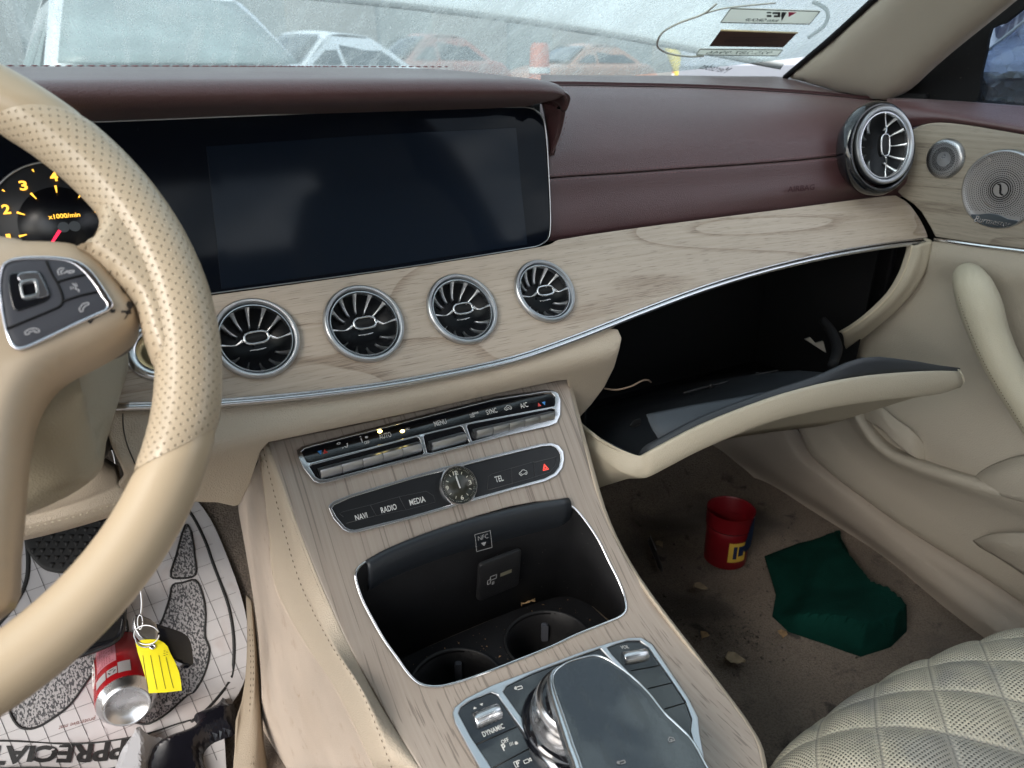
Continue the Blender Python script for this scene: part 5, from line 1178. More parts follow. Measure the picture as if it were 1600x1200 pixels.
# map pocket, lower bulge
def rowX(pts, xs): return [pX(a, b, x) for (a, b), x in zip(pts, xs)]
pk = [[(1338, 628), (1372, 632), (1400, 655), (1425, 672), (1450, 700)], [(1345, 640), (1375, 650), (1400, 675), (1425, 695), (1448, 712)], [(1352, 655), (1378, 672), (1402, 696), (1425, 712), (1446, 722)]]
loft('pocket_lip', [rowX(pk[0], (1.012, .998, .996, .998, 1.014)), rowX(pk[1], (1.008, .992, .990, .994, 1.012)), rowX(pk[2], (1.0, .990, .990, .994, 1.012))], m_doorl, door, 5, 5, .003)
pk2 = [[(1640, 708), (1590, 712), (1550, 726), (1530, 738), (1520, 748)], [(1640, 735), (1590, 735), (1555, 742), (1532, 750), (1524, 756)], [(1640, 790), (1600, 785), (1565, 775), (1540, 765), (1530, 760)]]
loft('pocket_bulge', [rowX(pk2[0], (1.01, 1.008, 1.008, 1.008, 1.012)), rowX(pk2[1], (.990, .990, .992, .998, 1.010)), rowX(pk2[2], (.985, .985, .988, .995, 1.008))], m_doorl, door, 5, 5, .003)
bu0 = [(1322, 600), (1338, 640), (1360, 676), (1388, 702), (1425, 719), (1470, 735), (1530, 753), (1590, 771), (1650, 790)]
bu1 = [(1238, 640), (1262, 700), (1300, 738), (1345, 772), (1400, 812), (1440, 838), (1490, 868), (1560, 912), (1650, 975)]
b0 = rowX(bu0, [.992]*9); b1 = rowX(bu1, [1.010]*9)
loft('door_bulge', [[p+V((.03, 0, -.004)) for p in b0], [p+V((.006, 0, .001)) for p in b0], [p+V((-.002, 0, -.003)) for p in b0], [p+V((-.003, 0, -.011)) for p in b0], [(p*3+q)/4+V((.006, 0, 0)) for p, q in zip(b0, b1)], [(p+q)/2+V((.010, 0, 0)) for p, q in zip(b0, b1)], [(p+q*3)/4+V((.004, 0, 0)) for p, q in zip(b0, b1)], b1, [p+V((.02, 0, -.02)) for p in b1]], m_doorl, door, 4, 4, .003)
# armrest recess shadow ledge far right low
loft('armrest_ledge', [rowX([(1520, 845), (1545, 835), (1590, 832), (1650, 835)], (1.005, .992, .985, .98)), rowX([(1525, 850), (1555, 850), (1600, 862), (1650, 885)], (1.0, .985, .978, .975)), rowX([(1530, 855), (1565, 875), (1610, 905), (1650, 930)], (1.005, .99, .985, .982))], m_doorl, door, 5, 5, .003)
# burgundy top of the door
tr = [([(1386, 153), (1420, 153.5), (1470, 156), (1530, 160), (1640, 168)], 1.055), ([(1386, 155), (1420, 156.5), (1470, 161), (1530, 169), (1640, 186)], 1.035), ([(1386, 159), (1420, 160), (1470, 166.5), (1530, 176), (1640, 194)], 1.022), ([(1390, 168), (1425, 170), (1472, 175), (1530, 185), (1640, 203)], 1.008), ([(1400, 185), (1430, 184), (1472, 184), (1530, 192), (1640, 211)], 1.003), ([(1405, 205), (1436, 197), (1474, 192.5), (1530, 199), (1640, 219)], 1.008)]
bt = loft('burgundy_top', [[pX(a, b, X) for a, b in r] for r, X in tr], m_burg, door, 5, 5, .003)
A = Acc()
for dy, X in ((0, 1.030), (4.5, 1.024)): stitch('x', cat([pX(a, b+dy, X) for a, b in [(1396, 156), (1420, 158), (1470, 164), (1530, 173), (1640, 191)]], 10), None, None, ln=.0034, gap=.002, r=.0006, acc=A)
A.mk('door_stitching', mat('pink_thread', (.38, .22, .23), .7), bt)
# speakers
m_grille = mat('grille_metal', (.46, .47, .49), .32, 1, rnz=(50, .06)); m_hole = mat('grille_hole', (.004, .004, .005), .8)
for (c, D), nm, lab in zip(SPC, ('tweeter', 'speaker'), ('small round perforated tweeter grille', 'large round perforated speaker grille with a name plate')):
    P, N0 = mdr(*c); N = SNd; xd = V((0, -1, 0)); xd = (xd-N*xd.dot(N)).normalized(); fr = frame(P, xd, N.cross(xd), N); R = D/2
    if fr(0, 1).z < fr(0, 0).z: fr = frame(P, xd, xd.cross(N)*1.0, N)
    prof3 = [(0, .0022), (R*.25, .0024), (R*.5, .0014), (R*.8, .0035), (R*.93, .0030), (R*.97, .0042), (R*1.0, .0030), (R*1.01, -.003)] if D > .06 else [(0, .0046), (R*.4, .004), (R*.75, .0052), (R*.9, .0046), (R*.98, .0026), (R*1.0, -.002)]
    s = lathe(nm, prof3, fr, m_grille, door, n=72, label=lab, sharp=False)
    def hz(r): return lerp([(a, b) for a, b in prof3], r)+.00025
    A = Acc(); rings = 15 if D > .06 else 9; r0 = R*.20 if D > .06 else R*.40; r1 = R*.93 if D > .06 else R*.90
    for k in range(rings):
        r = r0+(r1-r0)*k/(rings-1); fr_ = k/(rings-1)
        if D < .06 and 4 <= k <= 4: continue
        sz = (.00095*(1-fr_*.45) if D > .06 else .00085*(1-abs(fr_-.3)*.7)); cnt = (48+ (0 if k < 5 else 24)+(0 if k < 10 else 24)) if D > .06 else 38
        for j in range(cnt):
            a = 2*math.pi*(j+(k % 2)*.5)/cnt
            x, y = r*math.cos(a), r*math.sin(a)
            if D > .06 and y < -R*.62 and abs(x) < R*.62: continue
            A.add([fr(x+sz*math.cos(q*1.047), y+sz*math.sin(q*1.047), hz(r)) for q in range(6)], [tuple(range(6))])
    A.mk('grille_holes', m_hole, s)
    if D > .06:
        pls = [(-R*.60, -R*.74), (-R*.40, -R*.70), (-R*.15, -R*.64), (R*.10, -R*.64), (R*.35, -R*.70), (R*.62, -R*.72), (R*.40, -R*.90), (0, -R*.975), (-R*.40, -R*.90)]
        npl = sheet('name_plate', sm(pls, 3), lambda x, y: (fr(x, y, .0045), N), .01, mat('plate_grey', (.10, .12, .14), .3, .7), s, thick=.002, bevel=.0004)
        text('Burmester', lambda x, y, c=0: fr(x, y-R*.82, .0049), R*.95, R*.17, m_chrome, npl, shear=.35)
        A = Acc(); tube('x', [fr(-.0042, .0062, .0032), fr(-.0015, .0055, .0032), fr(-.0003, .001, .0032), fr(.001, -.0045, .0032), fr(.0042, -.006, .0032)], .0009, None, n=6, acc=A); A.mk('speaker_emblem', m_soft, s)
# grab handle
hp = [(1507, 424), (1512, 432), (1520, 448), (1532, 480), (1545, 520), (1562, 560), (1588, 606), (1630, 672)]; hx = (.985, .968, .956, .950, .946, .944, .943, .942); hr = (.010, .0175, .0215, .0235, .0215, .0205, .020, .020)
hpt = [pX(a, b, x) for (a, b), x in zip(hp, hx)]
hd = tube('grab_handle', hpt, list(hr), mat('handle_leather', (.50, .455, .345), .42, spec=.45, nz=(5, .05), bump=(900, .0003, 'v')), door, n=28, k=6)
A = Acc()
cc = cat(hpt, 8)
off = []
for i, p in enumerate(cc):
    t = (cc[min(i+1, len(cc)-1)]-cc[max(0, i-1)]).normalized(); vdir = (-p).normalized(); s_ = t.cross(vdir).normalized()
    rad = cat([(x, 0, 0) for x in hr], 8)[i].x
    sd_ = s_ if s_.dot(CR) < 0 else -s_
    off.append((p+sd_*rad*.80+vdir*rad*.66))
stitch('x', off[4:], None, None, ln=.0022, gap=.0016, r=.0005, acc=A); A.mk('handle_stitching', m_dthread, hd)
# glass of the side window, black corner and what is outside
sheet('mirror_corner', sm([(1384, 156), (1400, 150), (1425, 136), (1460, 106), (1500, 70), (1545, 30), (1592, -6), (1660, -60), (1700, -20), (1640, -8), (1600, 12), (1570, 36), (1549, 44), (1541, 80), (1532, 118), (1526, 158), (1460, 156)], 2), lambda x, y: (pX(x, y, 1.075), V((-1, 0, 0))), 18, m_soft, door, thick=.006)
def glassmat(name, tint, dust, dcol, streak=None, rough=.0):
    m = bpy.data.materials.new(name); m.use_nodes = True; nt = m.node_tree; nt.nodes.clear()
    out = nt.nodes.new('ShaderNodeOutputMaterial'); tr_ = nt.nodes.new('ShaderNodeBsdfTransparent'); tr_.inputs[0].default_value = (*tint, 1)
    gl_ = nt.nodes.new('ShaderNodeBsdfGlossy'); gl_.inputs['Roughness'].default_value = .02; gl_.inputs[0].default_value = (.9, .95, 1, 1)
    df = nt.nodes.new('ShaderNodeBsdfTranslucent'); df.inputs[0].default_value = (*dcol, 1); d2 = nt.nodes.new('ShaderNodeBsdfDiffuse'); d2.inputs[0].default_value = (*dcol, 1)
    ad = nt.nodes.new('ShaderNodeMixShader'); ad.inputs[0].default_value = .35; nt.links.new(df.outputs[0], ad.inputs[1]); nt.links.new(d2.outputs[0], ad.inputs[2])
    fz = nt.nodes.new('ShaderNodeMixShader'); fz.inputs[0].default_value = .05; nt.links.new(tr_.outputs[0], fz.inputs[1]); nt.links.new(gl_.outputs[0], fz.inputs[2])
    mm = nt.nodes.new('ShaderNodeMixShader'); nt.links.new(fz.outputs[0], mm.inputs[1]); nt.links.new(ad.outputs[0], mm.inputs[2])
    tcn = nt.nodes.new('ShaderNodeTexCoord'); f = None
    for sc, lo, hi, amt, dis in streak or []:
        mpn = nt.nodes.new('ShaderNodeMapping'); mpn.inputs['Scale'].default_value = sc; mpn.inputs['Rotation'].default_value = (0, 0, dis); nt.links.new(tcn.outputs['Object'], mpn.inputs[0])
        ns = nt.nodes.new('ShaderNodeTexNoise'); ns.inputs['Scale'].default_value = 1; ns.inputs['Detail'].default_value = 5; ns.inputs['Distortion'].default_value = .6; nt.links.new(mpn.outputs[0], ns.inputs[0])
        mr = nt.nodes.new('ShaderNodeMapRange'); mr.inputs[1].default_value = lo; mr.inputs[2].default_value = hi; mr.inputs[3].default_value = 0; mr.inputs[4].default_value = amt; nt.links.new(ns.outputs[0], mr.inputs[0])
        f = mr.outputs[0] if f is None else math_(nt, 'ADD', f, mr.outputs[0])
    if f is not None: nt.links.new(math_(nt, 'ADD', f, dust), mm.inputs[0])
    else: mm.inputs[0].default_value = dust
    nt.links.new(mm.outputs[0], out.inputs[0]); return m
m_sg = glassmat('side_glass', (.55, .62, .70), .03, (.6, .62, .65), [((30, 30, 30), .5, .8, .12, 0)])
sheet('window_glass', [(1520, 161), (1549, 30), (1620, -30), (1720, -60), (1720, 190)], lambda x, y: (pX(x, y, 1.085), V((-1, 0, 0))), 60, m_sg, door, thick=.003)
# ================================================================== SILL AND KICK PANEL
sill = thing('door_sill', (1.0, .4, -.7), 'grey beige plastic sill cover along the foot of the passenger door', 'sill trim')
s0 = [(1190, 620), (1222, 665), (1252, 710), (1300, 748), (1345, 782), (1400, 822), (1440, 848), (1490, 880), (1560, 925), (1650, 985)]
s1 = [(1105, 690), (1140, 715), (1200, 755), (1260, 790), (1310, 822), (1360, 856), (1400, 886), (1432, 912), (1480, 950), (1560, 1010)]
p0 = rowX(s0, [1.03, 1.02]+[1.012]*8); p1 = [hit(a, b, Ffl) for a, b in s1]
m_sill = mat('sill_plastic', (.36, .315, .265), .55, spec=.35, nz=(5, .08), bump=(1000, .0003, 'v'), dirt=[(120, .7, (.06, .05, .04), .6)])
loft('sill_cover', [[p+V((.02, 0, .01)) for p in p0], [p+V((.0, 0, .0)) for p in p0], [p+V((-.006, 0, -.008)) for p in p0], [(p*2+q)/3+V((-.016, 0, .006)) for p, q in zip(p0, p1)], [(p+q*2)/3+V((-.018, 0, .010)) for p, q in zip(p0, p1)], [p+V((-.003, 0, .006)) for p in p1], [p+V((.0, 0, -.01)) for p in p1]], m_sill, sill, 4, 4, .003)
# ================================================================== PASSENGER SEAT
seat = thing('passenger_seat', (.66, .0, -.7), 'cream passenger seat cushion in dirty perforated leather with diamond quilting', 'car seat')
QA = (.040, .037); QB = (.031, -.042); Q0 = (.528, .205); det = QA[0]*QB[1]-QA[1]*QB[0]
def quv(x, y): dx, dy = x-Q0[0], y-Q0[1]; return ((dx*QB[1]-dy*QB[0])/det, (QA[0]*dy-QA[1]*dx)/det)
def seatz(x, y):
    yf = .262-.75*(x-.50)**2; e = .10; z = -.452
    if y > yf-e:
        t = min(1, (y-(yf-e))/e); z -= e*.9*(1-math.sqrt(max(0, 1-t*t)))
    if x < .42: t = min(1, (.42-x)/.05); z -= .05*(1-math.sqrt(max(0, 1-t*t)))
    return z
m_seat = perforated('perforated_seat_leather', (.46, .43, .34), .42, 1/13., .20, hole=(.03, .028, .025), dirt=[(11, .54, (.30, .295, .27), .75), (40, .60, (.20, .20, .19), .5)])
# keep a plain margin along the seams, darker colour along them
nt = m_seat.node_tree; b = nt.nodes['Principled BSDF']
uvn = nt.nodes.new('ShaderNodeUVMap'); uvn.uv_map = 'UVMap'; sp_ = nt.nodes.new('ShaderNodeSeparateXYZ'); nt.links.new(uvn.outputs[0], sp_.inputs[0])
def edge_(s): a = math_(nt, 'FRACT', math_(nt, 'ADD', s, 50)); return math_(nt, 'MINIMUM', a, math_(nt, 'SUBTRACT', 1.0, a))
ed = math_(nt, 'MINIMUM', edge_(sp_.outputs[0]), edge_(sp_.outputs[1]))
holemix = b.inputs['Base Color'].links[0].from_node; hf = holemix.inputs[0].links[0].from_socket
nt.links.new(math_(nt, 'MULTIPLY', hf, math_(nt, 'GREATER_THAN', ed, .075)), holemix.inputs[0])
sm_ = nt.nodes.new('ShaderNodeMapRange'); sm_.inputs[1].default_value = .0; sm_.inputs[2].default_value = .028; sm_.inputs[3].default_value = .75; sm_.inputs[4].default_value = 0; nt.links.new(ed, sm_.inputs[0])
mxx = nt.nodes.new('ShaderNodeMix'); mxx.data_type = 'RGBA'; nt.links.new(sm_.outputs[0], mxx.inputs[0]); nt.links.new(holemix.outputs[2], mxx.inputs[6]); mxx.inputs[7].default_value = (.14, .135, .125, 1); nt.links.new(mxx.outputs[2], b.inputs['Base Color'])
vs = []; uv = []; nx, ny = 230, 210
for i in range(nx):
    for j in range(ny):
        x = .36+.54*i/(nx-1); yf = .262-.75*(x-.50)**2; y = -.22+(yf+.22)*(1-(1-j/(ny-1))**1.35)
        z = seatz(x, y); ua, ub = quv(x, y-(max(0, -.452-z))*0)
        # arc length correction over the front edge
        zz = max(0, -.452-z); ua, ub = quv(x, y+zz*.8)
        fa = abs(math.sin(math.pi*ua)); fb = abs(math.sin(math.pi*ub)); q = min(1, fa*1.15)**.55*min(1, fb*1.15)**.55
        vs.append(V((x, y, z+.0055*q-.003))); uv.append((ua, ub))
fs = [(i*ny+j, (i+1)*ny+j, (i+1)*ny+j+1, i*ny+j+1) for i in range(nx-1) for j in range(ny-1)]
mk('seat_cushion', vs, fs, m_seat, seat, uvs=uv)
# front drop under the roll
fr0 = [V((.36+.54*i/40, .262-.75*(.36+.54*i/40-.50)**2, seatz(.36+.54*i/40, .262-.75*(.36+.54*i/40-.50)**2)-.004)) for i in range(41)]
vs = fr0+[p+V((0, -.02, -.17)) for p in fr0]; mk('seat_front', vs, [(i, i+1, 42+i, 41+i) for i in range(40)], m_cream, seat)
slab('seat_base', .37, .89, -.20, .22, -.70, -.565, m_cream, seat, .03)
tube('side_piping', [V((.372, -.22, -.47)), V((.372, 0, -.478)), V((.374, .15, -.485)), V((.382, .22, -.51)), V((.392, .243, -.56))], .006, m_cream, seat, n=10)
# ================================================================== RED CUP, CLOTH, LITTER
cupP = pZ(1132, 872, -.716)
cup = thing('plastic_cup', cupP, 'red plastic cup with a torn yellow and blue label standing on the dirty carpet', 'cup')
cf2_ = frame(cupP, (1, 0, 0), (0, 1, 0), (0.0, .0, 1)); cf2 = lambda a, b, c=0: cf2_(a*.87, b*.87, c*.75)
m_cup = mat('red_plastic', (.13, .003, .007), .38, spec=.5, nz=(20, .1))
lathe('cup_body', [(0, 0), (.035, 0), (.0375, .003), (.0385, .07), (.0385, .086), (.0372, .088), (.041, .090), (.0415, .122), (.0425, .124), (.041, .124), (.0395, .120), (.036, .06), (.034, .01), (0, .008)], cf2, m_cup, cup, n=56)
lathe('cup_groove', [(.0390, .0865), (.0402, .088), (.0402, .0895), (.0390, .091)], cf2, m_soft, cup, n=56)
fa = math.degrees(math.atan2(-cupP.y, -cupP.x))
def cuppatch(a0, a1, h0, h1, m, nm, r=.0392, n=10):
    vs = []
    for i in range(n+1):
        a = R_(fa+a0+(a1-a0)*i/n); vs += [cf2(r*math.cos(a), r*math.sin(a), h0), cf2(r*math.cos(a), r*math.sin(a), h1)]
    return mk(nm, vs, [(2*i, 2*i+2, 2*i+3, 2*i+1) for i in range(n)], m, cup)
m_lab = mat('label_yellow', (.50, .34, .05), .5); m_labb = mat('label_navy', (.01, .02, .06), .35)
cuppatch(8, 58, .022, .068, m_lab, 'label'); cuppatch(20, 30, .030, .060, m_labb, 'label_mark', .0395); cuppatch(34, 50, .036, .060, m_labb, 'label_mark', .0395)
vs = [cf2((.0425)*math.cos(R_(fa+a)), (.0425)*math.sin(R_(fa+a)), h) for a, h in ((68, .118), (80, .122), (84, .09), (76, .05), (54, .045), (42, .052), (52, .085), (58, .105))]
mk('torn_label', vs, [tuple(range(8))], m_labb, cup)
m_green = mat('green_felt', (.003, .027, .021), .95, spec=.05, nz=(25, .25), bump=(500, .0012))
gco = [(1194, 872), (1246, 852), (1309, 837), (1312, 851), (1324, 884), (1340, 913), (1358, 940), (1384, 952), (1399, 966), (1416, 988), (1392, 1012), (1345, 1026), (1290, 1008), (1232, 990), (1206, 966), (1212, 930), (1204, 902)]
rr = random.Random(21); gcr = [[(rr.uniform(1195, 1410), rr.uniform(840, 1020), rr.uniform(-1, 1), rr.uniform(-1, 1), rr.uniform(-8, 8)) for _ in range(8)] for _ in range(6)]
def clothdisp(x, y, P):
    d = min(1, dpoly(x, y, [gco])/7); e = 0
    for q, g in enumerate(gcr): e += (1 if q % 2 else -1)*max((x-c[0])*c[2]+(y-c[1])*c[3]+c[4] for c in g)
    return .008*d+max(-.004, min(.035, .012+e*.00018))*d
gc = sheet('green_cloth', gco, lambda x, y: (lambda P: (P+V((0, 0, .004)), V((0, 0, 1))))(hit(x, y, Ffl)), 5, m_green, None, thick=.006, disp=clothdisp, origin=(.95, .5, -.7)); tag(gc, 'dark green folded cloth dropped on the carpet in front of the seat', 'cloth')
gk = sheet('cloth_fold', sm([(1300, 842), (1311, 838), (1312, 850), (1322, 868), (1326, 885), (1318, 888), (1306, 862)], 3), lambda x, y: (lambda P: (P+V((0, 0, .012)), V((0, 0, 1))))(hit(x, y, Ffl)), 6, m_green, gc, thick=.004)
pn = thing('marker_pen', pZ(1022, 868, -.714), 'thin dark pen lying on the carpet left of the red cup', 'pen')
a_, b_ = pZ(1014, 842, -.712), pZ(1034, 892, -.712)
tube('pen_body', [a_, a_+(b_-a_)*.1, a_+(b_-a_)*.9, b_], [.002, .0038, .0038, .0018], mat('pen_grey', (.05, .045, .045), .3), pn, k=1, n=12)
tube('pen_clip', [a_+V((.003, 0, .004)), a_+(b_-a_)*.45+V((.003, 0, .0045))], .0009, m_alu, pn, k=1, n=6)
lv = [(1094, 920, .020, 1, 'pale dry leaf lying between the red cup and the console'), (1148, 1034, .026, 1, 'larger tan dry leaf on the carpet in front of the seat corner'), (1030, 852, .015, 1, 'small pale leaf scrap lying beside the pen'), (1100, 995, .014, 0, 'small brown leaf scrap by the console flank'), (1222, 992, .016, 0, 'brown leaf scrap at the left tip of the green cloth')]
for (x, y, s, q, lab) in lv: leaf('dry_leaf', pZ(x, y, -.714), s*1.05, m_leaf2 if q else m_leaf, lab, rot=x*.7)
A = Acc(); rr = random.Random(11)
def bit(c, s):
    A.add([c+V((rr.uniform(-s, s), rr.uniform(-s, s), rr.uniform(0, s*.7))) for _ in range(5)], [(0, 1, 2), (0, 2, 3), (0, 3, 4), (1, 2, 4), (2, 3, 4)])
for k in range(1500):
    if k < 600: px, py = rr.gauss(1135, 55), rr.gauss(985, 28)
    elif k < 950: px, py = rr.uniform(980, 1330), rr.uniform(760, 900)
    else: px, py = rr.uniform(960, 1520), rr.uniform(760, 1060)
    P = hit(px, py, Ffl)
    if P.x > 1.0 or P.x < .44: continue
    bit(P+V((0, 0, .001)), rr.choice((.0006, .0009, .0013, .0018, .003)))
o = A.mk('debris', mat('debris_mix', (.10, .085, .07), .9, nz=(300, .9)), None, origin=(.8, .5, -.71)); tag(o, 'loose grit and broken bits scattered over the passenger carpet', 'debris', kind='stuff')
# ================================================================== WINDSCREEN PILLAR
m_pil = mat('pillar_fabric', (.40, .355, .29), .9, spec=.2, nz=(3, .06), bump=(1800, .0003), sheen=.25)
Fpil = lambda P: P.x-(1.06-.72*(P.z+.03))
plo = [(1232, 119), (1262, 93), (1300, 62), (1372, -5), (1450, -80), (1680, -80), (1640, -44), (1592, -2), (1540, 40), (1500, 72), (1460, 106), (1425, 138), (1400, 152), (1387, 157), (1345, 151), (1300, 141), (1258, 128)]
pil = thing('windscreen_pillar', (1.05, .8, 0), 'beige fabric covered windscreen pillar rising from the end of the dashboard', 'pillar trim')
sheet('pillar_cover', sm(plo, 3), smap(Fpil), 14, m_pil, pil, thick=.02, pillow=.016, pw=45)
tube('window_seal', [p+V((-.004, -.004, .0)) for p in [hit(a, b, Fpil) for a, b in [(1226, 121), (1258, 94), (1298, 60), (1370, -6), (1450, -86)]]], .0045, m_soft, pil, n=8)
# ================================================================== WINDSCREEN
WS0 = V((0, 1.03, -.012)); WSN = V((0, -.46, -1)).normalized()
ws = thing('windscreen', WS0, 'dirty windscreen streaked by dried rain runs', 'windscreen')
m_ws = glassmat('dirty_glass', (.79, .85, .86), .09, (.56, .61, .60), [((9, 1.6, 1.6), .45, .75, .2, .5), ((60, 9, 9), .52, .70, .22, .55), ((260, 150, 150), .52, .68, .20, 0), ((3, 3, 3), .35, .7, .16, 0)])
def wsp(x, y): return V((x, y, WS0.z-(y-WS0.y)*.46))
def wsx(v): return .27+(v-.27)
vs = []; fs = []; n1, n2 = 24, 12
for i in range(n1+1):
    for j in range(n2+1):
        t = j/n2; hw = .99-.24*t; x = .27+hw*(2*i/n1-1); y = 1.06-.80*t-.12*((2*i/n1-1)**2)*(1-t); vs.append(wsp(x, y)+V((0, 0, .03*(1-(2*i/n1-1)**2)*.0)))
fs = [(i*(n2+1)+j, (i+1)*(n2+1)+j, (i+1)*(n2+1)+j+1, i*(n2+1)+j+1) for i in range(n1) for j in range(n2)]
o = mk('glass', vs, fs, m_ws, ws); solid(o, .005, 0)
mws = lambda l: (lambda x, y: (lambda P: (P+WSN*l, WSN))((lambda d: d*(WS0.dot(WSN)/d.dot(WSN)))(ray(x, y))))
m_stk = glassmat('sticker_white', (.5, .5, .5), .99, (.95, .95, .9)); m_stb = glassmat('sticker_brown', (.4, .35, .3), .98, (.20, .145, .125))
def sticker(name, o_, m, lab, th=.0006):
    c = sum((V((a, b)) for a, b in o_), V((0, 0)))/len(o_)
    s = sheet(name, o_, mws(.004), 30, m, None, thick=th, origin=mws(.004)(c.x, c.y)[0]); tag(s, lab, 'sticker'); return s
sA = sticker('windscreen_sticker', [(1125, 30.5), (1140, 9), (1143, 8), (1278, 12.5), (1281, 14.5), (1264, 33), (1262, 33.5)], m_stk, 'white parallelogram sticker with a black and red logo, topmost on the windscreen')
tube('outline', [mws(.0045)(a, b)[0] for a, b in [(1125, 30.5), (1141, 8.5), (1280, 13.5), (1264, 33.5), (1125, 30.5)]], .0006, m_ink, sA, n=5, k=1)
m_w5 = mws(.0052)
A = Acc()
for pl in ([(1220, 13.5), (1228, 14), (1220, 28), (1219.5, 20)], [(1206, 13.5), (1218, 13.5), (1218, 21.5), (1208, 21.5), (1208, 18.5), (1214, 18.5), (1214, 16.5), (1206, 16.5)], [(1197, 13.2), (1204, 13.3), (1204, 15.5), (1197, 15.4)], [(1197, 17.8), (1204, 18), (1204, 21.3), (1197, 21.2)]):
    A.add([m_w5(a, b)[0] for a, b in pl], [tuple(range(len(pl)))])
f2, wd = onsurf(1163, 25.5, 1216, 26.5, m_w5, 0); yy = f2
text('auto GROUP', lambda a, b, c=0: f2(-a*1.0, -b if False else b), wd, .008, acc=A, bold=.02)
A.mk('logo', m_ink, sA); A = Acc(); A.add([m_w5(a, b)[0] for a, b in [(1231, 13.5), (1244, 14), (1231, 21.5)]], [(0, 1, 2)]); A.mk('logo_corner', mat('logo_red', (.75, .04, .14), .5), sA)
sB = sticker('windscreen_sticker', [(1107.5, 68.5), (1126, 42.5), (1245.5, 47), (1223, 70.5)], m_stb, 'brown sticker with faint printed lines between the two white ones on the windscreen')
A = Acc()
for k, (x0, x1, y) in enumerate(((1139, 1215, 53), (1130, 1222, 57), (1130, 1205, 59.5), (1140, 1180, 64), (1196, 1216, 65))):
    rr = random.Random(k); x = x0
    while x < x1:
        w_ = rr.uniform(1.5, 5); A.add([m_w5(x, y)[0], m_w5(min(x1, x+w_), y)[0], m_w5(min(x1, x+w_), y+1.2)[0], m_w5(x, y+1.2)[0]], [(0, 1, 2, 3)]); x += w_+1
A.mk('faint_print', mat('faint_ink', (.06, .045, .045), .7), sB); tube('yellowed_edge', [m_w5(1126, 42)[0], m_w5(1245, 46.5)[0]], .0014, mat('yellow_paper', (.55, .45, .25), .7), sB, n=5, k=1)
sC = sticker('windscreen_sticker', [(1087.5, 80), (1092, 73), (1094, 72.3), (1221, 73), (1222.5, 75), (1217, 82.5), (1214, 83.5), (1088, 81.5)], m_stk, 'narrow white strip sticker with a handwritten phone number, lowest on the windscreen')
tube('outline', [mws(.0045)(a, b)[0] for a, b in [(1087.5, 80.5), (1093, 72.5), (1222, 74), (1214, 83.5), (1087.5, 81.5)]], .0006, m_ink, sC, n=5, k=1)
f3, wd = onsurf(1104, 77, 1204, 78, m_w5, 0); text('925-287-9946', lambda a, b, c=0: f3(-a, b), wd, .010, mat('pencil', (.12, .12, .11), .7), sC, bold=-.005, shear=-.1)
f4, wd = onsurf(1097, 98, 1138, 106, m_w5, 0); o = text('Mercedes', lambda a, b, c=0: f4(-a, b), wd, .020, m_ink, None, name='handwriting', shear=.3); tag(o, 'small black handwritten word on the glass under the stickers', 'writing')
m_cord = mat('pale_cord', (.55, .56, .50), .5)
lp = [(1118, -2), (1097, 14), (1060, 28), (1035, 42), (1025.5, 58), (1028, 68), (1045, 77), (1075, 81.5), (1098, 81)]
o = tube('looped_cord', [mws(.007)(a, b)[0] for a, b in lp], .0016, m_cord, None, n=6, origin=mws(.007)(1030, 50)[0]); tag(o, 'pale thin cord looping round the left side of the windscreen stickers', 'cord')
tube('cord_branch', [mws(.007)(a, b)[0] for a, b in [(1097, 14), (1125, 6), (1165, 1), (1210, -3)]], .0012, m_cord, o, n=6)
tube('cord_branch', [mws(.007)(a, b)[0] for a, b in [(1270, -4), (1288, 6), (1292, 20), (1284, 36), (1262, 52)]], .003, glassmat('clear_tube', (.85, .88, .88), .45, (.6, .63, .62)), o, n=8)

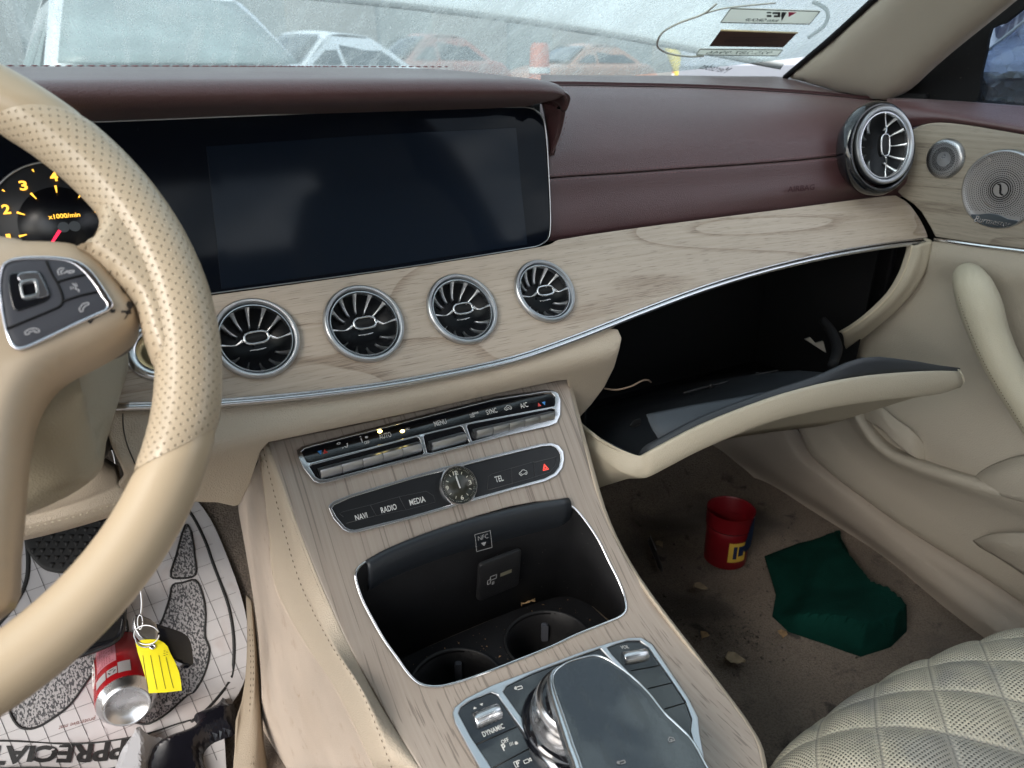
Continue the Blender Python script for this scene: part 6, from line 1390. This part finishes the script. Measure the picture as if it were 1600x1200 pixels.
# ================================================================== OUTSIDE
GZ = -1.02
m_asph = mat('asphalt', (.07, .07, .068), .9, nz=(.6, .2))
o = mk('ground', [V(p) for p in ((-60, -60, GZ), (60, -60, GZ), (60, 120, GZ), (-60, 120, GZ))], [(0, 1, 2, 3)], m_asph, None, origin=(0, 0, GZ)); tag(o, 'grey asphalt yard outside the car', 'ground', kind='structure')
m_wcar = mat('white_car_paint', (.74, .76, .77), .25, coat=.5); m_cglass = mat('car_window', (.05, .065, .07), .12, spec=.6, coat=.3); m_tyre = mat('tyre_rubber', (.02, .02, .02), .8)
def parked(loc, rz, paint, lab, L_=4.6, W_=1.82, Hh=1.45, hood=1.0, group='vehicles parked beyond the windscreen', glassm=None):
    gm = glassm or m_cglass
    t = thing('parked_car', (loc[0], loc[1], GZ), lab, 'car', group); c, s = math.cos(R_(rz)), math.sin(R_(rz))
    def W(x, y, z): return V((loc[0]+x*c-y*s, loc[1]+x*s+y*c, GZ+z))    # y: forwards of the car
    prof = [(-L_/2, .45, .86), (-L_/2+.08, .75, .9), (-L_/2+.5, hood*.96, .93), (-.95, hood*.98, .96), (.6, hood*.97, .97), (L_/2-1.0, hood*.93, .96), (L_/2-.25, .74*hood, .9), (L_/2, .5, .84)]
    rows = []
    for y, z, k in prof:
        w_ = W_/2*k; rows.append([W(-w_*.97, y, .22), W(-w_, y, .45), W(-w_*.985, y, z-.14), W(-w_*.90, y, z-.02), W(0, y, z+.03), W(w_*.90, y, z-.02), W(w_*.985, y, z-.14), W(w_, y, .45), W(w_*.97, y, .22)])
    loft('body', rows, paint, t, 3, 3, .01)
    hw, rw = W_/2*.86, W_/2*.66; y0, y1, y2, y3 = L_/2-1.35, L_/2-2.1, -.75, -1.55; zb = hood*.97-.02
    # pillars and roof in paint, glass inset
    cab = [[W(-hw, y0, zb), W(-rw, y1, Hh-.04), W(-rw*.98, (y1+y2)/2, Hh), W(-rw, y2, Hh-.05), W(-hw, y3, zb)], [W(-hw*.5, y0+.10, zb), W(-rw*.5, y1+.05, Hh), W(-rw*.5, (y1+y2)/2, Hh+.03), W(-rw*.5, y2, Hh-.02), W(-hw*.5, y3-.08, zb)],
           [W(0, y0+.13, zb), W(0, y1+.06, Hh+.015), W(0, (y1+y2)/2, Hh+.04), W(0, y2, Hh-.01), W(0, y3-.1, zb)], [W(hw*.5, y0+.10, zb), W(rw*.5, y1+.05, Hh), W(rw*.5, (y1+y2)/2, Hh+.03), W(rw*.5, y2, Hh-.02), W(hw*.5, y3-.08, zb)], [W(hw, y0, zb), W(rw, y1, Hh-.04), W(rw*.98, (y1+y2)/2, Hh), W(rw, y2, Hh-.05), W(hw, y3, zb)]]
    loft('cabin', cab, paint, t, 4, 4, .02)
    mk('side_panel', [W(-hw, y0, zb), W(-rw, y1, Hh-.04), W(-rw, y2, Hh-.05), W(-hw, y3, zb)], [(0, 1, 2, 3)], paint, t, False); mk('side_panel', [W(hw, y0, zb), W(rw, y1, Hh-.04), W(rw, y2, Hh-.05), W(hw, y3, zb)], [(0, 1, 2, 3)], paint, t, False)
    def q(nm, pts, m=gm): return mk(nm, pts, [tuple(range(len(pts)))], m, t, False)
    def mixp(a, b, k): return a+(b-a)*k
    up = W(0, 0, .03)-W(0, 0, 0); fwd = W(0, .06, 0)-W(0, 0, 0)
    a0, a1 = W(-hw*.90, y0+.02, zb+.05), W(hw*.90, y0+.02, zb+.05); b0_, b1_ = W(-rw*.88, y1+.06, Hh-.06), W(rw*.88, y1+.06, Hh-.06); am, bm_ = W(0, y0+.14, zb+.05), W(0, y1+.13, Hh-.04)
    loft('windscreen', [[a0+up+fwd, am+up+fwd*.8, a1+up+fwd], [mixp(a0, b0_, .5)+up*1.4+fwd, mixp(am, bm_, .5)+up+fwd, mixp(a1, b1_, .5)+up*1.4+fwd], [b0_+up*1.3+fwd, bm_+up+fwd*.8, b1_+up*1.3+fwd]], gm, t, 4, 4, .01)
    for s_ in (-1, 1):
        o1 = (hw+.012)*s_; r1_ = (rw+.012)*s_
        q('side_window', [W(o1*.99, y0-.18, zb+.05), W(r1_*1.01, y1-.04, Hh-.12), W(r1_*1.01, -.30+.45, Hh-.10), W(o1*.99, -.05+.2, zb+.05)]); q('side_window', [W(o1*.99, .06, zb+.05), W(r1_*1.01, .06, Hh-.10), W(r1_*1.01, y2+.05, Hh-.12), W(o1*.99, y3+.3, zb+.05)])
        for yy in (L_/2-.85, -L_/2+.8):
            lathe('wheel', [(0, .02), (.19, .02), (.21, .05), (.22, .0), (.31, 0), (.33, .03), (.33, .2)], frame(W(s_*(W_/2-.02), yy, .33), (W(0, 1, 0)-W(0, 0, 0)), (0, 0, 1), (W(s_, 0, 0)-W(0, 0, 0)).normalized()), m_tyre, t, n=24)
        q('headlight', [W(s_*.58, L_/2-.02, .58), W(s_*.84, L_/2-.2, .60), W(s_*.84, L_/2-.24, .72), W(s_*.56, L_/2-.1, .70)], m_chrome)
    return t
m_g1 = mat('dusty_windscreen', (.24, .29, .28), .35, spec=.5, nz=(3, .25))
parked((.93, 6.45), 182, m_wcar, 'white car facing us with a dusty windscreen, filling the left of the view outside', glassm=m_g1, hood=1.04, Hh=1.50, W_=1.86)
parked((-2.1, 10.5), 150, mat('silver_car_paint', (.42, .44, .46), .3, .4), 'silver car half hidden behind the white car at the left edge')
parked((3.9, 12.0), 118, m_wcar, 'white saloon seen from the side just right of the near white car', hood=1.10, Hh=1.52)
parked((2.4, 16.5), 150, mat('dark_car_paint', (.05, .055, .06), .3, coat=.5), 'dark grey car behind the white saloon', Hh=1.6, hood=1.15)
parked((8.2, 17.0), 100, mat('red_car_paint', (.36, .17, .14), .35, coat=.4), 'red car parked far beyond the middle of the windscreen', Hh=1.75, hood=1.25)
parked((12.4, 16.5), 95, mat('orange_car_paint', (.40, .25, .19), .4, coat=.3), 'orange red car parked beside the far red car', Hh=1.6, hood=1.2)
# long grey building behind
m_bld = mat('grey_cladding', (.36, .39, .38), .8, nz=(.5, .12)); bd = thing('warehouse', (8, 30, GZ), 'long grey green warehouse closing the view behind the cars', 'building')
slab('wall', -30, 60, 30, 34, GZ, GZ+7, m_bld, bd, .1)
for k in range(14): slab('roller_door', -27+k*6, -23.5+k*6, 29.9, 30.02, GZ, GZ+3.4, mat('roller_door', (.36, .36, .34), .7) if k == 0 else bpy.data.materials['roller_door'], bd, .02)
for i, (x, y, h, w_) in enumerate(((9.6, 14.2, 1.55, .5), (13.5, 14.0, 1.35, .42), (14.9, 13.4, 1.3, .36))):
    bt_ = thing('traffic_barrel', (x, y, GZ), ('tall red and white striped traffic barrel beyond the middle of the dashboard', 'red and white traffic barrel left of the yellow post', 'smaller red and white traffic barrel nearest the yellow post')[i], 'traffic barrel', 'traffic barrels in the yard')
    f_b = frame((x, y, GZ), (1, 0, 0), (0, 1, 0), (0, 0, 1)); m_o = bpy.data.materials.get('barrel_red') or mat('barrel_red', (.50, .20, .15), .5); lathe('barrel', [(w_*.62, 0), (w_*.62, .06), (w_*.5, .07), (w_*.47, h*.5), (w_*.44, h*.52), (w_*.40, h-.08), (w_*.3, h), (0, h)], f_b, m_o, bt_, n=24)
    for q in (.35, .62): lathe('white_band', [(w_*(.5-.1*q)+.012, h*q), (w_*(.495-.1*q)+.012, h*q+.12)], f_b, m_print, bt_, n=24)
yp = tube('yellow_post', [pT(1066, 125, 6.2), pT(1062, 108, 6.2), pT(1048, 75, 6.25), pT(1040, 62, 6.3)], [.055, .055, .05, .035], mat('yellow_paint', (.66, .52, .10), .5), None, n=12, origin=pT(1066, 125, 6.2)); tag(yp, 'leaning faded yellow post outside the right half of the windscreen', 'post')
# own bonnet, sprung open
m_bon = mat('pale_bonnet', (.60, .64, .64), .5, spec=.3, nz=(60, .04))
bon = thing('bonnet', (.27, 1.3, .1), 'pale dusty bonnet sprung up in front of the windscreen', 'bonnet')
be = []
for k in range(9):
    u = -1+2*k/8; x = .27+.92*u; y = 1.30-.33*u*u; z = .118-.105*u*u; be.append(V((x, y, z)))
loft('bonnet_panel', [[p+V((0, .006, -.012)) for p in be], be, [p+V((0, .05, .035)) for p in be], [p+V((0, .35, .22+.03)) for p in be], [p+V((0, .8, .52)) for p in be]], m_bon, bon, 4, 3, .012)
# van side and plastic sheet outside the side window
van = thing('white_van', (3.2, 1.2, GZ), 'white van with dark lettering close outside the passenger window', 'van')
fv = frame((2.7, 0, 0), (0, -1, 0), (0, 0, 1), (-1, 0, 0))
m_van = mat('van_white', (.55, .58, .64), .4, coat=.3)
slab('van_body', 2.72, 4.5, -2.5, 2.9, GZ+.35, GZ+2.5, m_van, van, .12)
slab('skirt', 2.69, 2.74, -2.4, 2.8, GZ+.98, GZ+1.04, mat('van_grey', (.3, .32, .36), .5), van, .004)
for yy in (-1.6, 1.9): lathe('wheel', [(0, .02), (.2, .02), (.21, .05), (.22, 0), (.33, 0), (.35, .04), (.35, .25)], frame((2.72, yy, GZ+.35), (0, 1, 0), (0, 0, 1), (-1, 0, 0)), m_tyre, van, n=24)
A_, B_ = pX(1557, 34, 2.705), pX(1600, 28, 2.705)
fv2 = frame((A_+B_)/2, (0, -1, 0), (0, 0, 1)); text('on', lambda a, b, c=0: fv2(a, b)+V((-.004, 0, 0)), (B_-A_).length*1.0, .062*abs(A_.length)/1.7, mat('navy_letters', (.03, .035, .07), .5), van, bold=.05)
text('x', lambda a, b, c=0: fv2(a+.17, b+.02)+V((-.004, 0, 0)), .1, .1, m_red, van, bold=.05)
m_ps = glassmat('plastic_sheet', (.72, .78, .88), .35, (.55, .6, .7)); m_ps2 = mat('dark_plastic_folds', (.035, .045, .06), .25, spec=.6)
def psd(x, y, P): return .012*math.sin(x*.16+y*.05)+.010*math.sin(x*.09-y*.2)
o = sheet('plastic_sheet', [(1500, 200), (1536, 110), (1541, 82), (1600, 34), (1700, -50), (1700, 200)], lambda x, y: (pX(x, y, 1.20), V((-1, 0, 0))), 9, m_ps, None, thick=.002, disp=psd, smooth=False, origin=pX(1580, 100, 1.2)); tag(o, 'clear bluish plastic sheet hung in folds outside the passenger window', 'plastic sheet')
tube('sheet_edge', [pX(1543, 79, 1.195), pX(1572, 56, 1.195), pX(1604, 30, 1.195), pX(1660, -12, 1.195)], .0022, m_print, o, n=6)
o2 = sheet('wrapped_mirror', sm([(1500, 175), (1536, 112), (1556, 120), (1575, 112), (1592, 112), (1620, 128), (1700, 150), (1700, 200), (1500, 200)], 3), lambda x, y: (pX(x, y, 1.16), V((-1, 0, 0))), 8, m_ps2, None, thick=.03, disp=lambda x, y, P: .010*math.sin(x*.22)*math.sin(y*.25)+.006*math.sin(x*.5+y*.2), smooth=True, origin=pX(1580, 150, 1.16)); tag(o2, 'door mirror wrapped in dark plastic film outside the passenger window', 'mirror')

# ================================================================== REST OF THE CABIN (unseen, added to shade the inside)
m_lin = mat('headliner', (.22, .20, .18), .9)
slab('door_shell', 1.075, 1.16, -.95, 1.12, -.80, -.055, m_black, door, .01)
slab('side_closing_panel', 1.062, 1.073, .62, 1.10, -.80, -.03, m_soft, dash, .004)
roof = thing('shade_roof', (.27, -.3, .45), 'unseen fabric lined cabin roof, added to shade the inside', 'roof')
slab('roof_panel', -.50, 1.02, -1.5, .24, .40, .45, m_lin, roof, .05)
tube('rear_pillar', [V((1.06, -.62, -.1)), V((1.0, -.72, .2)), V((.93, -.85, .42))], .09, m_lin, roof, n=12)
rs = thing('rear_seats', (.27, -1.3, -.6), 'unseen rear seats and parcel shelf, added to shade the cabin', 'rear seats')
slab('bench', -.45, .99, -1.3, -.95, -.72, -.38, m_cream, rs, .05); slab('bench_back', -.45, .99, -1.5, -1.3, -.72, .12, m_cream, rs, .05)
tube('seat_back', [V((.655, -.20, -.46)), V((.655, -.27, -.25)), V((.655, -.34, .0)), V((.655, -.38, .10))], [.22, .235, .215, .16], m_cream, seat, n=28, flat=(.32, (0, 1, 0)))
tube('head_rest', [V((.655, -.385, .10)), V((.655, -.40, .17)), V((.655, -.405, .28))], [.10, .125, .10], m_cream, seat, n=20, flat=(.4, (0, 1, 0)))
